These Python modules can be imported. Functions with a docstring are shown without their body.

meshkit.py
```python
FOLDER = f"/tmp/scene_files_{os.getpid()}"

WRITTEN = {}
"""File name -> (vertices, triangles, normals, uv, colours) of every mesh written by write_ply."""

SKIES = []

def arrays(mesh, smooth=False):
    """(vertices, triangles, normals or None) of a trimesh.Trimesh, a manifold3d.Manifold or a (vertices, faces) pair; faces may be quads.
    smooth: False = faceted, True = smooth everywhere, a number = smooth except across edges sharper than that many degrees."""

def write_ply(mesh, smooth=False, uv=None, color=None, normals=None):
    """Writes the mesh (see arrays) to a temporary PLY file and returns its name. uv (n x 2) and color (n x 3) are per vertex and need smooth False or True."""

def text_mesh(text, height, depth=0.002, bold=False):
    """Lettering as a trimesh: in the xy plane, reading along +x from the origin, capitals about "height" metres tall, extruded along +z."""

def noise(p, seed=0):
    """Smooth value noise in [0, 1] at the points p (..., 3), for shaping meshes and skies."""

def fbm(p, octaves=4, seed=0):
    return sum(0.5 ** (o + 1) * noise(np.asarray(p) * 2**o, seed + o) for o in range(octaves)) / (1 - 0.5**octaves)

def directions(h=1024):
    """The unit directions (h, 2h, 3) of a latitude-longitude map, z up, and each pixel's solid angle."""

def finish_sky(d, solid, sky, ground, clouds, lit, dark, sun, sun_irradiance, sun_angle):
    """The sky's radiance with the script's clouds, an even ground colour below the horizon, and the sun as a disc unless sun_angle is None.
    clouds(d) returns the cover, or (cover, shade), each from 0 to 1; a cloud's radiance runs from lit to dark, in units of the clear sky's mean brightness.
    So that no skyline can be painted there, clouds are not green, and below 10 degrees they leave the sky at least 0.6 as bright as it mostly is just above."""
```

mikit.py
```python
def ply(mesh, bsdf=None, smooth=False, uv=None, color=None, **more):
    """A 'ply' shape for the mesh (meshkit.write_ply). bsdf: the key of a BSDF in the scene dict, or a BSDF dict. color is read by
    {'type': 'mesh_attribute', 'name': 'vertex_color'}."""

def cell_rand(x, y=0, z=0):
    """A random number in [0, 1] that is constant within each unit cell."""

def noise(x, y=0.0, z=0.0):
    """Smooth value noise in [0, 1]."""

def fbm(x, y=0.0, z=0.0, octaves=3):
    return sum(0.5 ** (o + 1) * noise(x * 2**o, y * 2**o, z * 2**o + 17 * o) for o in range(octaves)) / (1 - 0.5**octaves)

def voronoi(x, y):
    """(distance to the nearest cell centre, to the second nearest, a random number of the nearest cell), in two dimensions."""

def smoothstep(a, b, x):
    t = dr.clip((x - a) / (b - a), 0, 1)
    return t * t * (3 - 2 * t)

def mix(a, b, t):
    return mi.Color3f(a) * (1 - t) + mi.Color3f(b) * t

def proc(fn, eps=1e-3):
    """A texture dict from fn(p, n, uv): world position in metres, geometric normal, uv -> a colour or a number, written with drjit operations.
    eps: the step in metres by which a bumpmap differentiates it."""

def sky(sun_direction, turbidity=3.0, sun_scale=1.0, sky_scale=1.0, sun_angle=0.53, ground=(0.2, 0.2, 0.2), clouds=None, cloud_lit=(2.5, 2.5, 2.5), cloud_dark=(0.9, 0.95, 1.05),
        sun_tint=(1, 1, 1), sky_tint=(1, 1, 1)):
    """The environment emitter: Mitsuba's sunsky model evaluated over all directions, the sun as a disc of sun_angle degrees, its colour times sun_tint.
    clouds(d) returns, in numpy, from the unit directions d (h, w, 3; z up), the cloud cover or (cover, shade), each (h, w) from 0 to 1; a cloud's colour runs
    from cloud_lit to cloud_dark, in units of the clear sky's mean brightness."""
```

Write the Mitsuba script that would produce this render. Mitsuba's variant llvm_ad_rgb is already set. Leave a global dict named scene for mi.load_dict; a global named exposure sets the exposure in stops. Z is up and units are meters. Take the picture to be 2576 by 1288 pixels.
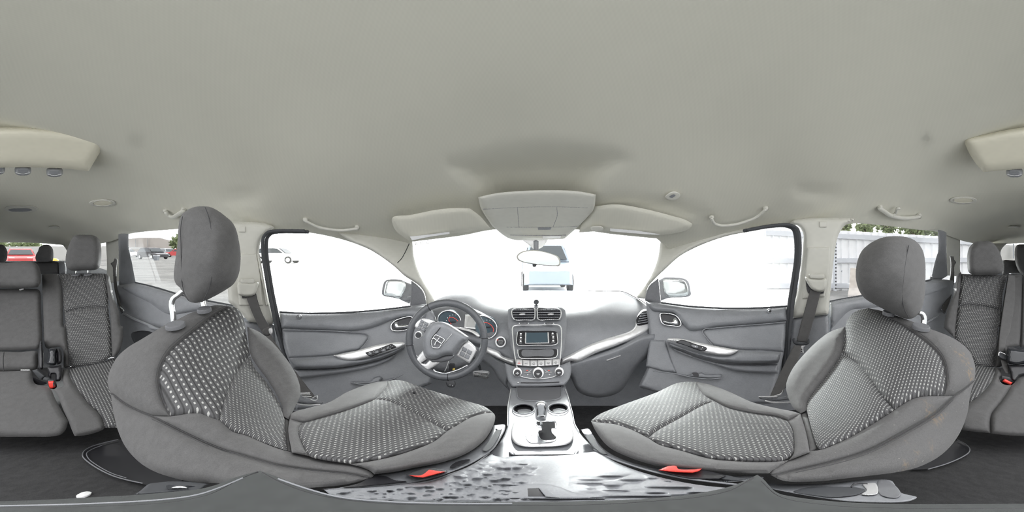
# Car cabin, seen as one full turn: the cabin is built unrolled round the viewer,
# rear bench at both ends, windscreen in the middle.  z up, metres, floor at z = 0.
import math, random
import numpy as np, drjit as dr, trimesh, mitsuba as mi, mikit, meshkit
from scipy.interpolate import RBFInterpolator
from scipy.spatial import Delaunay, cKDTree
from shapely.geometry import Polygon, Point
import shapely
T = mi.ScalarTransform4f
scene, labels = {}, {}
rng = np.random.default_rng(7)
random.seed(7)

# ------------------------------------------------------------------ camera, sky, exposure
exposure = 4.45
scene['camera'] = {'type': 'perspective', 'fov': 90.0, 'fov_axis': 'x', 'near_clip': 0.05, 'far_clip': 2000.0,
                   'to_world': T().look_at(origin=[0, 0, 1.0], target=[0, 1, 1.0], up=[0, 0, 1])}


def overcast(d):
    c = meshkit.fbm(d * np.array([2.0, 2.0, 4.0]) + 5.0, octaves=3)
    return np.ones(d.shape[:2]), np.clip((c - 0.35) * 1.2, 0, 0.5)


scene['sky'] = mikit.sky([0.10, 1.0, 0.48], turbidity=6.0, sun_scale=0.62, sky_scale=1.0, sun_angle=16.0, ground=(0.30, 0.30, 0.30), sun_tint=(0.68, 0.95, 1.46), sky_tint=(1, 1, 1),
                         clouds=overcast, cloud_lit=(1.0, 1.0, 1.0), cloud_dark=(0.8, 0.82, 0.86))

# ------------------------------------------------------------------ reading positions off measured views
ZOOM = dict(W=(0, 480, 1.594), X=(1940, 480, 1.594), px=(0, 0, 1), A=(0, 500, 4.025), B=(300, 500, 4.025), C=(0, 800, 4.025), D=(260, 740, 3.22), E=(580, 520, 2.576), F=(600, 900, 3.319),
            G=(1960, 520, 3.0667), H=(2256, 520, 4.025), I=(2256, 820, 4.025), J=(1900, 760, 2.4397), K=(1620, 740, 4.2925), L=(1000, 300, 3.066),
            M=(0, 250, 3.68), N=(1876, 250, 3.68), O=(1000, 720, 4.6), P=(1220, 720, 4.6), Q=(1220, 980, 4.183), R=(1440, 500, 2.5758),
            S=(1440, 900, 3.3197), T=(0, 1000, 3.903), U=(1000, 540, 3.68), Z1=(1290, 820, 9.908), Z3=(1060, 800, 12.883), Z4=(1300, 600, 9.2),
            Z5=(640, 560, 5.366), Z6=(0, 590, 9.2), Z7=(910, 860, 21.47), Z8=(2080, 540, 5.366), Y1=(310, 560, 9.2), Y2=(680, 960, 12.88),
            Y3=(1820, 940, 11.709), Y4=(300, 1160, 6.44), Y5=(1860, 1160, 5.152), Y6=(900, 1120, 6.44), Y7=(1640, 680, 10.733), Y8=(2440, 560, 9.2))


def q(code, s):
    """'x y x y* ...' -> [(u, v, corner)]: a star marks a sharp corner."""
    x0, y0, k = ZOOM[code]
    t = s.split()
    return [(x0 + float(t[i]) / k, y0 + float(t[i + 1].rstrip('*')) / k, t[i + 1].endswith('*')) for i in range(0, len(t), 2)]


def at(u, v, Y):
    u, v, Y = np.asarray(u, float), np.asarray(v, float), np.asarray(Y, float)
    return np.stack(np.broadcast_arrays((u / 1288 - 1) * Y, Y, 1 + (644 - v) / 1288 * Y), -1)


def dep(pts):
    """Distance of a surface from a few measured points (u, v, Y): smooth between them."""
    if isinstance(pts, (int, float)):
        return lambda u, v: np.full(np.shape(u), float(pts))
    if callable(pts):
        return pts
    p = np.array(pts, float)
    f = RBFInterpolator(p[:, :2] / 500, 1 / p[:, 2], kernel='thin_plate_spline', degree=1, smoothing=1e-5)
    return lambda u, v: 1 / np.clip(f(np.stack([np.ravel(u), np.ravel(v)], -1) / 500).reshape(np.shape(u)), 0.002, 2)


def flat(z):
    return lambda u, v: (1 - z) * 1288 / np.maximum(np.asarray(v, float) - 644, 1)


def nearer(f, d):
    f = dep(f)
    return lambda u, v: f(u, v) - d


# ------------------------------------------------------------------ mesh helpers
def catmull(p, closed, step):
    n = len(p)
    if n < 3:
        closed = False
    out = []
    for i in range(n if closed else n - 1):
        a, b = p[i], p[(i + 1) % n]
        pa = p[i - 1] if (closed or i > 0) else 2 * a - b
        pb = p[(i + 2) % n] if (closed or i + 2 < n) else 2 * b - a
        k = max(1, int(np.ceil(np.linalg.norm(b - a) / step)))
        d0, d1, d2 = (max(np.linalg.norm(x) ** 0.5, 1e-3) for x in (a - pa, b - a, pb - b))
        m1 = (b - a) + d1 * ((a - pa) / d0 - (b - pa) / (d0 + d1))
        m2 = (b - a) + d1 * ((pb - b) / d2 - (pb - a) / (d1 + d2))
        for t in np.arange(k) / k:
            t2, t3 = t * t, t * t * t
            out.append((2 * t3 - 3 * t2 + 1) * a + (t3 - 2 * t2 + t) * m1 + (-2 * t3 + 3 * t2) * b + (t3 - t2) * m2)
    if not closed:
        out.append(p[-1])
    return np.array(out)


def outline(pts, step):
    """Closed boundary: smooth through the points, sharp at starred ones."""
    p = np.array([x[:2] for x in pts], float)
    c = [i for i, x in enumerate(pts) if len(x) > 2 and x[2]]
    if not c:
        return catmull(p, True, step)
    out = []
    for i, s in enumerate(c):
        e = c[(i + 1) % len(c)]
        e = e + len(p) if e <= s else e
        out.append(catmull(p[[j % len(p) for j in range(s, e + 1)]], False, step)[:-1])
    return np.vstack(out)


def path(pts, step=5):
    p = np.array([x[:2] for x in pts], float)
    return catmull(p, False, step)


def add(key, mesh, mat, uv=None, smooth=True, **more):
    k, i = key, 0
    while k in scene:
        i += 1
        k = f'{key}_{i:03d}'
    scene[k] = mikit.ply(mesh, mat, smooth=smooth, uv=uv, **more)
    return k


def new(key):
    k, i = key, 0
    while k in labels:
        i += 1
        k = f'{key}_{i:03d}'
    return k


def thing(key, label, cat, group=None, kind=None):
    k = new(key)
    labels[k] = {'label': label, 'category': cat}
    if group:
        labels[k]['group'] = group
    if kind:
        labels[k]['kind'] = kind
    return k


def struct(key, label, cat):
    return thing(key, label, cat, kind='structure')


def tell(key, label):
    labels[key] = {'label': label}
    return key


def pad(key, pts, depth, mat, bulge=0.02, width=14, thick=0.06, step=8, disp=None, weave=None, shrink=0.0):
    """A solid with the measured outline: rounded face, sides and back.  weave = ((du, dv), row pitch, stitch pitch)."""
    b = outline(pts, step)
    poly = Polygon(b)
    if not poly.is_valid:
        poly = poly.buffer(0)
        if poly.geom_type == 'MultiPolygon':
            poly = max(poly.geoms, key=lambda g: g.area)
        b = np.array(poly.exterior.coords)[:-1]
    if not poly.exterior.is_ccw:
        b = b[::-1]
    P = [b]
    for f in (0.06, 0.2, 0.45, 0.8):
        inner = poly.buffer(-f * width, join_style=1)
        for g in getattr(inner, 'geoms', [inner]):
            if g.is_empty or g.length < 3 * step:
                continue
            n = max(6, int(g.exterior.length / step))
            P.append(np.array([g.exterior.interpolate(i / n, normalized=True).coords[0] for i in range(n)]))
    lo, hi = b.min(0), b.max(0)
    gs = step * 1.25
    gx, gy = np.meshgrid(np.arange(lo[0], hi[0] + gs, gs), np.arange(lo[1], hi[1] + gs, gs))
    gx[1::2] += gs / 2
    g = np.stack([gx.ravel(), gy.ravel()], -1)
    core = poly.buffer(-width)
    if not core.is_empty:
        g = g[shapely.contains_xy(core, g[:, 0], g[:, 1])]
        P.append(g)
    nb = len(b)
    p = np.vstack(P)
    p[nb:] += (rng.random((len(p) - nb, 2)) - 0.5) * 0.02
    tri = Delaunay(p).simplices
    c = p[tri].mean(1)
    tri = tri[shapely.contains_xy(poly.buffer(0.05), c[:, 0], c[:, 1])]
    a, bb, cc = p[tri[:, 0]], p[tri[:, 1]], p[tri[:, 2]]
    area = (bb[:, 0] - a[:, 0]) * (cc[:, 1] - a[:, 1]) - (bb[:, 1] - a[:, 1]) * (cc[:, 0] - a[:, 0])
    tri = np.where((area > 0)[:, None], tri, tri[:, ::-1])[np.abs(area) > 1e-4]
    ring = np.vstack([b, b[:1]])
    seg = np.diff(ring, axis=0)
    dense = np.vstack([ring[:-1] + seg * t for t in (0, .25, .5, .75)])
    d = cKDTree(dense).query(p)[0]
    d[:nb] = 0
    t = np.clip(d / width, 0, 1)
    cloth = mat in ('m_fabric', 'm_soiled', 'm_weave', 'm_head') and 'headrest' not in key
    prof = .55 * (1 - (1 - t) ** 2.2) if cloth else np.sqrt(np.maximum(0, 1 - (1 - t) ** 2))
    Y0 = dep(depth)(p[:, 0], p[:, 1])
    Y = Y0 - bulge * prof
    if disp is not None:
        Y = Y - disp(p, d)
    front = at(p[:, 0], p[:, 1], Y)
    cen = p.mean(0)
    pb = cen + (p - cen) * (1 - shrink)
    back = at(pb[:, 0], pb[:, 1], Y0 + thick)
    n = len(p)
    i = np.arange(nb)
    j = (i + 1) % nb
    side_v = np.vstack([front[:nb], back[:nb]])
    side_f = np.vstack([np.stack([i, nb + i, j], 1), np.stack([j, nb + i, nb + j], 1)])
    v = np.vstack([front, side_v, back])
    # image v runs down: a positive px area is clockwise as seen from the viewer
    f = np.vstack([tri[:, ::-1], side_f[:, ::-1] + n, tri + n + 2 * nb])
    m = trimesh.Trimesh(v, f, process=False)
    # make the face normal point to the viewer
    fn = np.cross(v[f[0, 1]] - v[f[0, 0]], v[f[0, 2]] - v[f[0, 0]])
    if np.dot(fn, np.array([0, 0, 1.0]) - v[f[0, 0]]) < 0:
        f = f[:, ::-1]
    uv = None
    if weave is not None:
        (du, dv), rp, sp = weave
        dd = dep(depth)
        q0, q1 = at(cen[0], cen[1], dd(cen[0], cen[1])), at(cen[0] + du, cen[1] + dv, dd(cen[0] + du, cen[1] + dv))
        ctr = front.mean(0)
        nrm = np.linalg.svd(front - ctr, full_matrices=False)[2][2]
        e1 = (q1 - q0) - nrm * np.dot(nrm, q1 - q0)
        e1 /= np.linalg.norm(e1)
        e2 = np.cross(nrm, e1)
        uv = np.stack([(v - ctr) @ e1 / sp, (v - ctr) @ e2 / rp], -1)
    return add(key, (v, f), mat, uv)


def tube3(p, r, sides=8, closed=False):
    p = np.asarray(p, float)
    n = len(p)
    r = np.broadcast_to(np.asarray(r, float), (n,))
    t = np.roll(p, -1, 0) - np.roll(p, 1, 0) if closed else np.gradient(p, axis=0)
    t /= np.linalg.norm(t, axis=1, keepdims=True) + 1e-12
    a = np.cross(t[0], [0, 0, 1.0] if abs(t[0][2]) < .9 else [1.0, 0, 0])
    A = []
    for k in range(n):
        a = a - t[k] * np.dot(a, t[k])
        a /= np.linalg.norm(a) + 1e-12
        A.append(a)
    A = np.array(A)
    B = np.cross(t, A)
    ang = np.arange(sides) * 2 * np.pi / sides
    v = (p[:, None] + r[:, None, None] * (np.cos(ang)[None, :, None] * A[:, None] + np.sin(ang)[None, :, None] * B[:, None])).reshape(-1, 3)
    f = []
    m = n if closed else n - 1
    for k in range(m):
        for s in range(sides):
            x, y = k * sides + s, k * sides + (s + 1) % sides
            x2, y2 = ((k + 1) % n) * sides + s, ((k + 1) % n) * sides + (s + 1) % sides
            f += [[x, y, y2], [x, y2, x2]]
    if not closed:
        v = np.vstack([v, p[:1] - t[:1] * r[0] * .5, p[-1:] + t[-1:] * r[-1] * .5])
        c0, c1 = len(v) - 2, len(v) - 1
        for s in range(sides):
            f += [[c0, (s + 1) % sides, s], [c1, (n - 1) * sides + s, (n - 1) * sides + (s + 1) % sides]]
    return v, np.array(f)


def tube(key, pts, depth, rpx, mat, lift=0.0, step=5, closed=False, sides=8):
    """A tube along measured points; rpx its radius as seen (pixels)."""
    p = outline(pts, step) if closed else path(pts, step)
    Y = dep(depth)(p[:, 0], p[:, 1]) - lift
    r = rpx * Y / 1288
    return add(key, tube3(at(p[:, 0], p[:, 1], Y), r, sides, closed), mat)


def rod(key, P, r, mat, sides=10, closed=False):
    return add(key, tube3(P, r, sides, closed), mat)


def place(mesh, x, ex, ey, ez):
    M = np.eye(4)
    M[:3, 0], M[:3, 1], M[:3, 2], M[:3, 3] = ex, ey, ez, x
    m = mesh.copy()
    m.apply_transform(M)
    return m


def lathe(profile, c, axis=(0, -1, 0), sec=32):
    """profile [(r, h)] turned round an axis through c."""
    z = np.array(axis, float)
    z /= np.linalg.norm(z)
    x = np.cross(z, [0, 0, 1.0] if abs(z[2]) < .9 else [1.0, 0, 0])
    x /= np.linalg.norm(x)
    m = trimesh.creation.revolve(np.array(profile, float), sections=sec)
    return place(m, c, x, np.cross(z, x), z)


def knob(key, u, v, Y, rpx, mat, h=0.02, axis=(0, -1, 0.15), rim=0.8):
    r = rpx * Y / 1288
    return add(key, lathe([(0, 0), (r, 0), (r, h * .8), (r * .93, h), (r * rim, h), (0, h * .96)], at(u, v, Y), axis), mat, smooth=35)


def box(size, c, rot=None, bev=0.15):
    """A box with bevelled edges."""
    s = np.array(size, float) / 2
    b = min(s) * bev
    pts = [np.array([sx * (s[0] - (k != 0) * b), sy * (s[1] - (k != 1) * b), sz * (s[2] - (k != 2) * b)]) for sx in (-1, 1) for sy in (-1, 1) for sz in (-1, 1) for k in range(3)]
    m = trimesh.convex.convex_hull(np.array(pts))
    M = np.eye(4)
    if rot is not None:
        M[:3, :3] = rot
    M[:3, 3] = c
    m.apply_transform(M)
    return m


def rotz(a):
    a = math.radians(a)
    return np.array([[math.cos(a), -math.sin(a), 0], [math.sin(a), math.cos(a), 0], [0, 0, 1.0]])


def write(key, text, u, v, Y, hpx, mat, ang=0.0, up=(0, 0, 1), depth=0.0015, mirror=False):
    """Raised lettering centred at a point, facing the viewer's side."""
    m = meshkit.text_mesh(text, hpx * Y / 1288, depth)
    m.apply_translation(-m.bounds.mean(0) + [0, 0, depth / 2])
    a = math.radians(ang)
    up = np.array(up, float)
    up /= np.linalg.norm(up)
    ex = np.array([1.0, 0, 0])
    ez = np.cross(ex, up)
    if mirror:
        m.vertices[:, 0] *= -1
        m.invert()
    ex2, ey2 = ex * math.cos(a) + up * math.sin(a), -ex * math.sin(a) + up * math.cos(a)
    return add(key, place(m, at(u, v, Y), ex2, ey2, ez), mat, smooth=False)


# ------------------------------------------------------------------ materials
def mat(key, color, rough=0.6, metal=0.0, spec=0.5, **more):
    c = color if isinstance(color, dict) else {'type': 'rgb', 'value': list(color)}
    scene[key] = {'type': 'twosided', 'bsdf': {'type': 'principled', 'base_color': c, 'roughness': rough, 'metallic': metal, 'specular': spec, **more}}
    return key


def grainy(base, amount, scale):
    base = np.array(base)

    def fn(p, n, uv):
        g = mikit.noise(p.x * scale, p.y * scale, p.z * scale) * 0.6 + mikit.noise(p.x * scale * .13, p.y * scale * .13, p.z * scale * .13) * 0.4
        return mi.Color3f(*[float(x) for x in base]) * (1 + amount * (g - 0.5) * 2)
    return mikit.proc(fn)


def weave_fn(p, n, uv):
    t, s = uv.y, uv.x
    row = dr.floor(t)
    f = s + row * 0.5
    f = f - dr.floor(f)
    w = dr.abs(t - row - 0.5)
    on = mikit.smoothstep(0.17, 0.09, w) * mikit.smoothstep(0.0, 0.05, f) * mikit.smoothstep(0.46, 0.40, f)
    rib = mikit.smoothstep(0.33, 0.46, w)
    base = mi.Color3f(0.076, 0.076, 0.078) * (1 - 0.6 * rib) * (0.85 + 0.3 * mikit.noise(s * 6, t * 6))
    return mikit.mix(base, mi.Color3f(0.42, 0.42, 0.405), on * 0.92)


def soiled_fn(p, n, uv):
    g = mikit.noise(p.x * 400, p.y * 400, p.z * 400)
    base = mi.Color3f(0.094, 0.093, 0.093) * (0.85 + 0.3 * g)
    spots = mikit.smoothstep(0.62, 0.78, mikit.fbm(p.x * 9 + 3, p.y * 9, p.z * 9)) * mikit.smoothstep(0.45, 0.7, mikit.fbm(p.x * 90, p.y * 90, p.z * 90))
    specks = mikit.smoothstep(0.93, 0.96, mikit.noise(p.x * 130, p.y * 130, p.z * 130))
    c = mikit.mix(base, mi.Color3f(0.21, 0.15, 0.09), spots * 0.55)
    return mikit.mix(c, mi.Color3f(0.4, 0.38, 0.34), specks * 0.35)


def head_fn(p, n, uv):
    k = 330.0
    g = 0.5 + 0.5 * dr.sin(p.x * k) * dr.sin((p.y + p.z) * k)
    return mi.Color3f(0.525, 0.517, 0.452) * (0.97 + 0.03 * g + 0.06 * (mikit.fbm(p.x * 3, p.y * 3, p.z * 3) - 0.5))


def gravel_fn(p, n, uv):
    a = mikit.noise(p.x * 22, p.y * 22)
    b = mikit.noise(p.x * 3, p.y * 2.0 + 9)
    tracks = mikit.smoothstep(0.56, 0.66, mikit.noise(p.x * 0.25, p.y * 0.9))
    g = 0.062 + 0.036 * a + 0.038 * b - 0.028 * tracks
    return mi.Color3f(g * 1.03, g, g * 0.95)


mat('m_head', mikit.proc(head_fn), 0.9, sheen=0.3)
mat('m_cream', grainy((0.54, 0.535, 0.485), .04, 60), 0.55)
mat('m_pod', grainy((0.62, 0.595, 0.49), .03, 60), 0.55)
mat('m_fabric', grainy((0.094, 0.093, 0.093), .18, 400), 0.92, sheen=0.5)
mat('m_soiled', mikit.proc(soiled_fn), 0.92, sheen=0.5)
mat('m_weave', mikit.proc(weave_fn), 0.8, sheen=0.3)
mat('m_seam', (0.05, 0.05, 0.052), 0.9)
mat('m_plastic', grainy((0.225, 0.233, 0.247), .10, 250), 0.38)
mat('m_plastic_dark', grainy((0.14, 0.143, 0.152), .12, 250), 0.55)
mat('m_black', (0.022, 0.022, 0.025), 0.4)
mat('m_matte', (0.022, 0.022, 0.024), 0.95, spec=0.1)
mat('m_matte2', (0.12, 0.122, 0.13), 0.9, spec=0.15)
mat('m_gloss', (0.02, 0.022, 0.026), 0.12)
mat('m_carpet', grainy((0.030, 0.030, 0.031), .35, 300), 0.98)
mat('m_rubber', (0.05, 0.053, 0.058), 0.7)
mat('m_belt', grainy((0.085, 0.083, 0.082), .15, 500), 0.75)
mat('m_silver', (0.82, 0.82, 0.82), 0.36, 0.45)
mat('m_silver_matte', (0.66, 0.66, 0.66), 0.45, 0.5)
mat('m_chrome', (0.85, 0.86, 0.87), 0.08, 1.0)
mat('m_red', (0.75, 0.05, 0.035), 0.35)
mat('m_white', (0.85, 0.85, 0.85), 0.5)
mat('m_grey_print', (0.22, 0.22, 0.23), 0.5)
mat('m_redprint', (0.8, 0.12, 0.1), 0.5)
mat('m_screen', (0.06, 0.09, 0.11), 0.15)
mat('m_leather', grainy((0.10, 0.105, 0.113), .15, 200), 0.28)
mat('m_ledge', grainy((0.048, 0.052, 0.052), .18, 40), 0.6)
mat('m_gravel', mikit.proc(gravel_fn), 0.95)
mat('m_apron', grainy((0.62, 0.62, 0.61), .05, 3), 0.9)  # ground tone lightened to stand for overexposure
mat('m_concrete', grainy((0.50, 0.46, 0.42), .15, 12), 0.9)
mat('m_fence', grainy((0.72, 0.73, 0.74), .05, 5), 0.5)
mat('m_fence_rail', (0.50, 0.52, 0.55), 0.5)
mat('m_steel', (0.25, 0.27, 0.29), 0.5, 0.3)
mat('m_building', grainy((0.42, 0.39, 0.36), .05, 1), 0.9)
mat('m_yardwall', grainy((0.48, 0.48, 0.46), .06, 2), 0.9)
mat('m_car_dark', (0.05, 0.05, 0.055), 0.25, 0.2)
mat('m_car_white', (0.75, 0.75, 0.75), 0.3)
mat('m_car_red', (0.55, 0.06, 0.06), 0.3)
mat('m_car_grey', (0.3, 0.32, 0.34), 0.3)
mat('m_car_pale', (0.36, 0.43, 0.50), 0.3)
mat('m_car_glass', (0.04, 0.05, 0.055), 0.08)
mat('m_tyre', (0.03, 0.03, 0.03), 0.8)
mat('m_yellow', (0.75, 0.55, 0.12), 0.5)
mat('m_bark', (0.12, 0.09, 0.06), 0.9)
scene['m_leaf'] = {'type': 'twosided', 'bsdf': {'type': 'principled', 'base_color': {'type': 'rgb', 'value': [0.16, 0.20, 0.09]}, 'roughness': 0.6}}
scene['m_glass'] = {'type': 'thindielectric', 'int_ior': 1.5}
scene['m_mirror'] = {'type': 'twosided', 'bsdf': {'type': 'principled', 'base_color': {'type': 'rgb', 'value': [0.80, 0.84, 0.83]}, 'metallic': 1.0, 'roughness': 0.06}}

# ------------------------------------------------------------------ the cabin shell
HEAD = dep([(1288, -30, 1.72), (-260, -30, 1.65), (2840, -30, 1.65), (1288, 150, 2.02), (0, 150, 2.05), (2576, 150, 2.05), (1288, 300, 2.35), (0, 300, 2.5), (2576, 300, 2.5),
            (1288, 450, 2.75), (640, 450, 2.7), (1936, 450, 2.7), (0, 420, 2.95), (2576, 420, 2.95), (1288, 580, 3.2), (900, 590, 3.05), (1700, 600, 3.05), (640, 566, 2.95),
            (2040, 560, 2.95), (450, 576, 3.35), (2260, 570, 3.35), (323, 589, 3.8), (2360, 584, 3.8), (60, 612, 4.6), (2520, 612, 4.6), (-260, 611, 4.6), (2840, 611, 4.6), (100, 510, 3.5), (2476, 510, 3.5)])
HEADLINE = ('-260 611* -60 611 54 610 109 612 158 616 240 613 268 610 300 600 323 589 446 576 590 566 640 566 677 581 770 584 864 603 934 628* 985 645* 1034 608* 1163 592 1245 577 1446 577 1543 589 '
            '1652 600* 1705 645* 1762 616* 1828 593 1906 578 1976 569 2050 562 2123 566 2143 562 2221 567 2302 577 2360 584 2415 604 2445 611 2500 616 2529 614 2576 611 2640 611 2840 611* 2840 -40* -260 -40*')


def creases(p, d):
    out = np.zeros(len(p))
    for code, s, h, w in (('M', '1290 390 1500 520 1750 680 1900 790 2000 880 2120 905 2350 890', .030, 13), ('N', '1640 380 1400 530 1150 690 1040 790 930 880 780 880 500 840', .030, 13),
                          ('px', '10 575 70 578 170 580 240 560 330 525', .03, 16), ('px', '2576 577 2500 580 2430 566 2350 545 2270 520', .03, 16),
                          ('px', '1000 540 1080 520 1190 508', .03, 16), ('px', '1490 512 1560 510 1680 520 1780 550', .03, 16)):
        t = cKDTree(path(q(code, s), 4))
        out -= h * np.exp(-(t.query(p)[0] / w) ** 2)
    bay = Polygon([x[:2] for x in q('L', '290 310 560 232 750 180 1100 145 1500 172 1690 215 1830 300 1650 480 1540 640 1400 840 1280 940 860 940 720 830 600 670 480 520')])
    inside = shapely.contains_xy(bay, p[:, 0], p[:, 1])
    t = np.clip(cKDTree(outline([(u, v) for u, v in bay.exterior.coords[:-1]], 4)).query(p)[0] / 75, 0, 1)
    out -= np.where(inside, .14 * t * t * (3 - 2 * t), 0)
    return out


struct('ceiling', 'pale grey-beige fabric headliner over the whole cabin', 'ceiling')
pad('ceiling', q('px', HEADLINE), HEAD, 'm_head', bulge=.012, width=5, thick=.25, step=13, disp=creases)

struct('floor', 'dark grey carpeted floor of the cabin', 'floor')
add('floor', box((9.6, 3.4, .05), (0, 2.9, -.026)), 'm_carpet', smooth=False)

# body shell behind the trim, below the window sills
struct('wall_front', 'dark footwell wall under the dashboard', 'wall')
pad('wall_front', q('px', '1010 775* 1690 775* 1690 1110* 1010 1110*'), 3.42, 'm_plastic', 0, 4, .05, 40)
struct('wall_left', 'dark lower side of the cabin behind the left door trims', 'wall')
pad('wall_left', q('px', '290 770* 620 800* 1040 790* 1040 1110* 290 1110*'), dep([(290, 800, 3.9), (700, 800, 3.22), (1040, 800, 3.3), (290, 1100, 3.9), (1040, 1100, 3.3)]), 'm_plastic', 0, 4, .05, 40)
struct('wall_right', 'dark lower side of the cabin behind the right door trims', 'wall')
pad('wall_right', q('px', '1660 795* 2000 795* 2080 780* 2380 770* 2400 1110* 1660 1110*'), dep([(2400, 800, 3.9), (2000, 800, 3.22), (1660, 800, 3.3), (2400, 1100, 3.9), (1660, 1100, 3.3)]), 'm_plastic', 0, 4, .05, 40)
struct('wall_rear', 'dark rear wall of the cabin below the tailgate window', 'wall')
pad('wall_rear', q('px', '-290 657* 200 657* 330 700* 330 1120* -290 1120*'), 4.75, 'm_plastic', 0, 4, .05, 40)
struct('wall_rear_001', 'dark rear wall right of the far right seat, below the tailgate glass', 'wall')
pad('wall_rear_001', q('px', '2380 720* 2430 700* 2510 655* 2870 655* 2870 1120* 2380 1120*'), 4.75, 'm_plastic', 0, 4, .05, 40)


for n_, s_ in (('wall_end_left', -1), ('wall_end_right', 1)):  # unseen walls added to block sky light and shade the rear ends
    struct(n_, 'grey side wall closing the cabin beyond the left end of the view' if s_ < 0 else 'grey side wall closing the cabin beyond the right end of the view', 'wall')
    p0_, p1_ = np.array([s_ * 3.50, 3.10]), np.array([s_ * 5.30, 4.75])
    e_ = (p1_ - p0_) / np.linalg.norm(p1_ - p0_)
    add(n_, box((float(np.linalg.norm(p1_ - p0_)), .05, 1.55), (*(p0_ + p1_) / 2, .775), np.array([[e_[0], -e_[1], 0], [e_[1], e_[0], 0], [0, 0, 1.0]])), 'm_plastic', smooth=False)


def window(n, label, outl, depth, thick=None):
    k = struct(f'window_{n}', label, 'window')
    b = outline(outl, 12)
    poly = Polygon(b)
    lo, hi = b.min(0), b.max(0)
    gx, gy = np.meshgrid(np.linspace(lo[0], hi[0], 14), np.linspace(lo[1], hi[1], 8))
    g = np.stack([gx.ravel(), gy.ravel()], -1)
    g = g[shapely.contains_xy(poly.buffer(-4), g[:, 0], g[:, 1])]
    p = np.vstack([b, g])
    tri = Delaunay(p).simplices
    c = p[tri].mean(1)
    tri = tri[shapely.contains_xy(poly, c[:, 0], c[:, 1])]
    add(k, (at(p[:, 0], p[:, 1], dep(depth)(p[:, 0], p[:, 1])), tri), 'm_glass')
    return k


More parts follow.
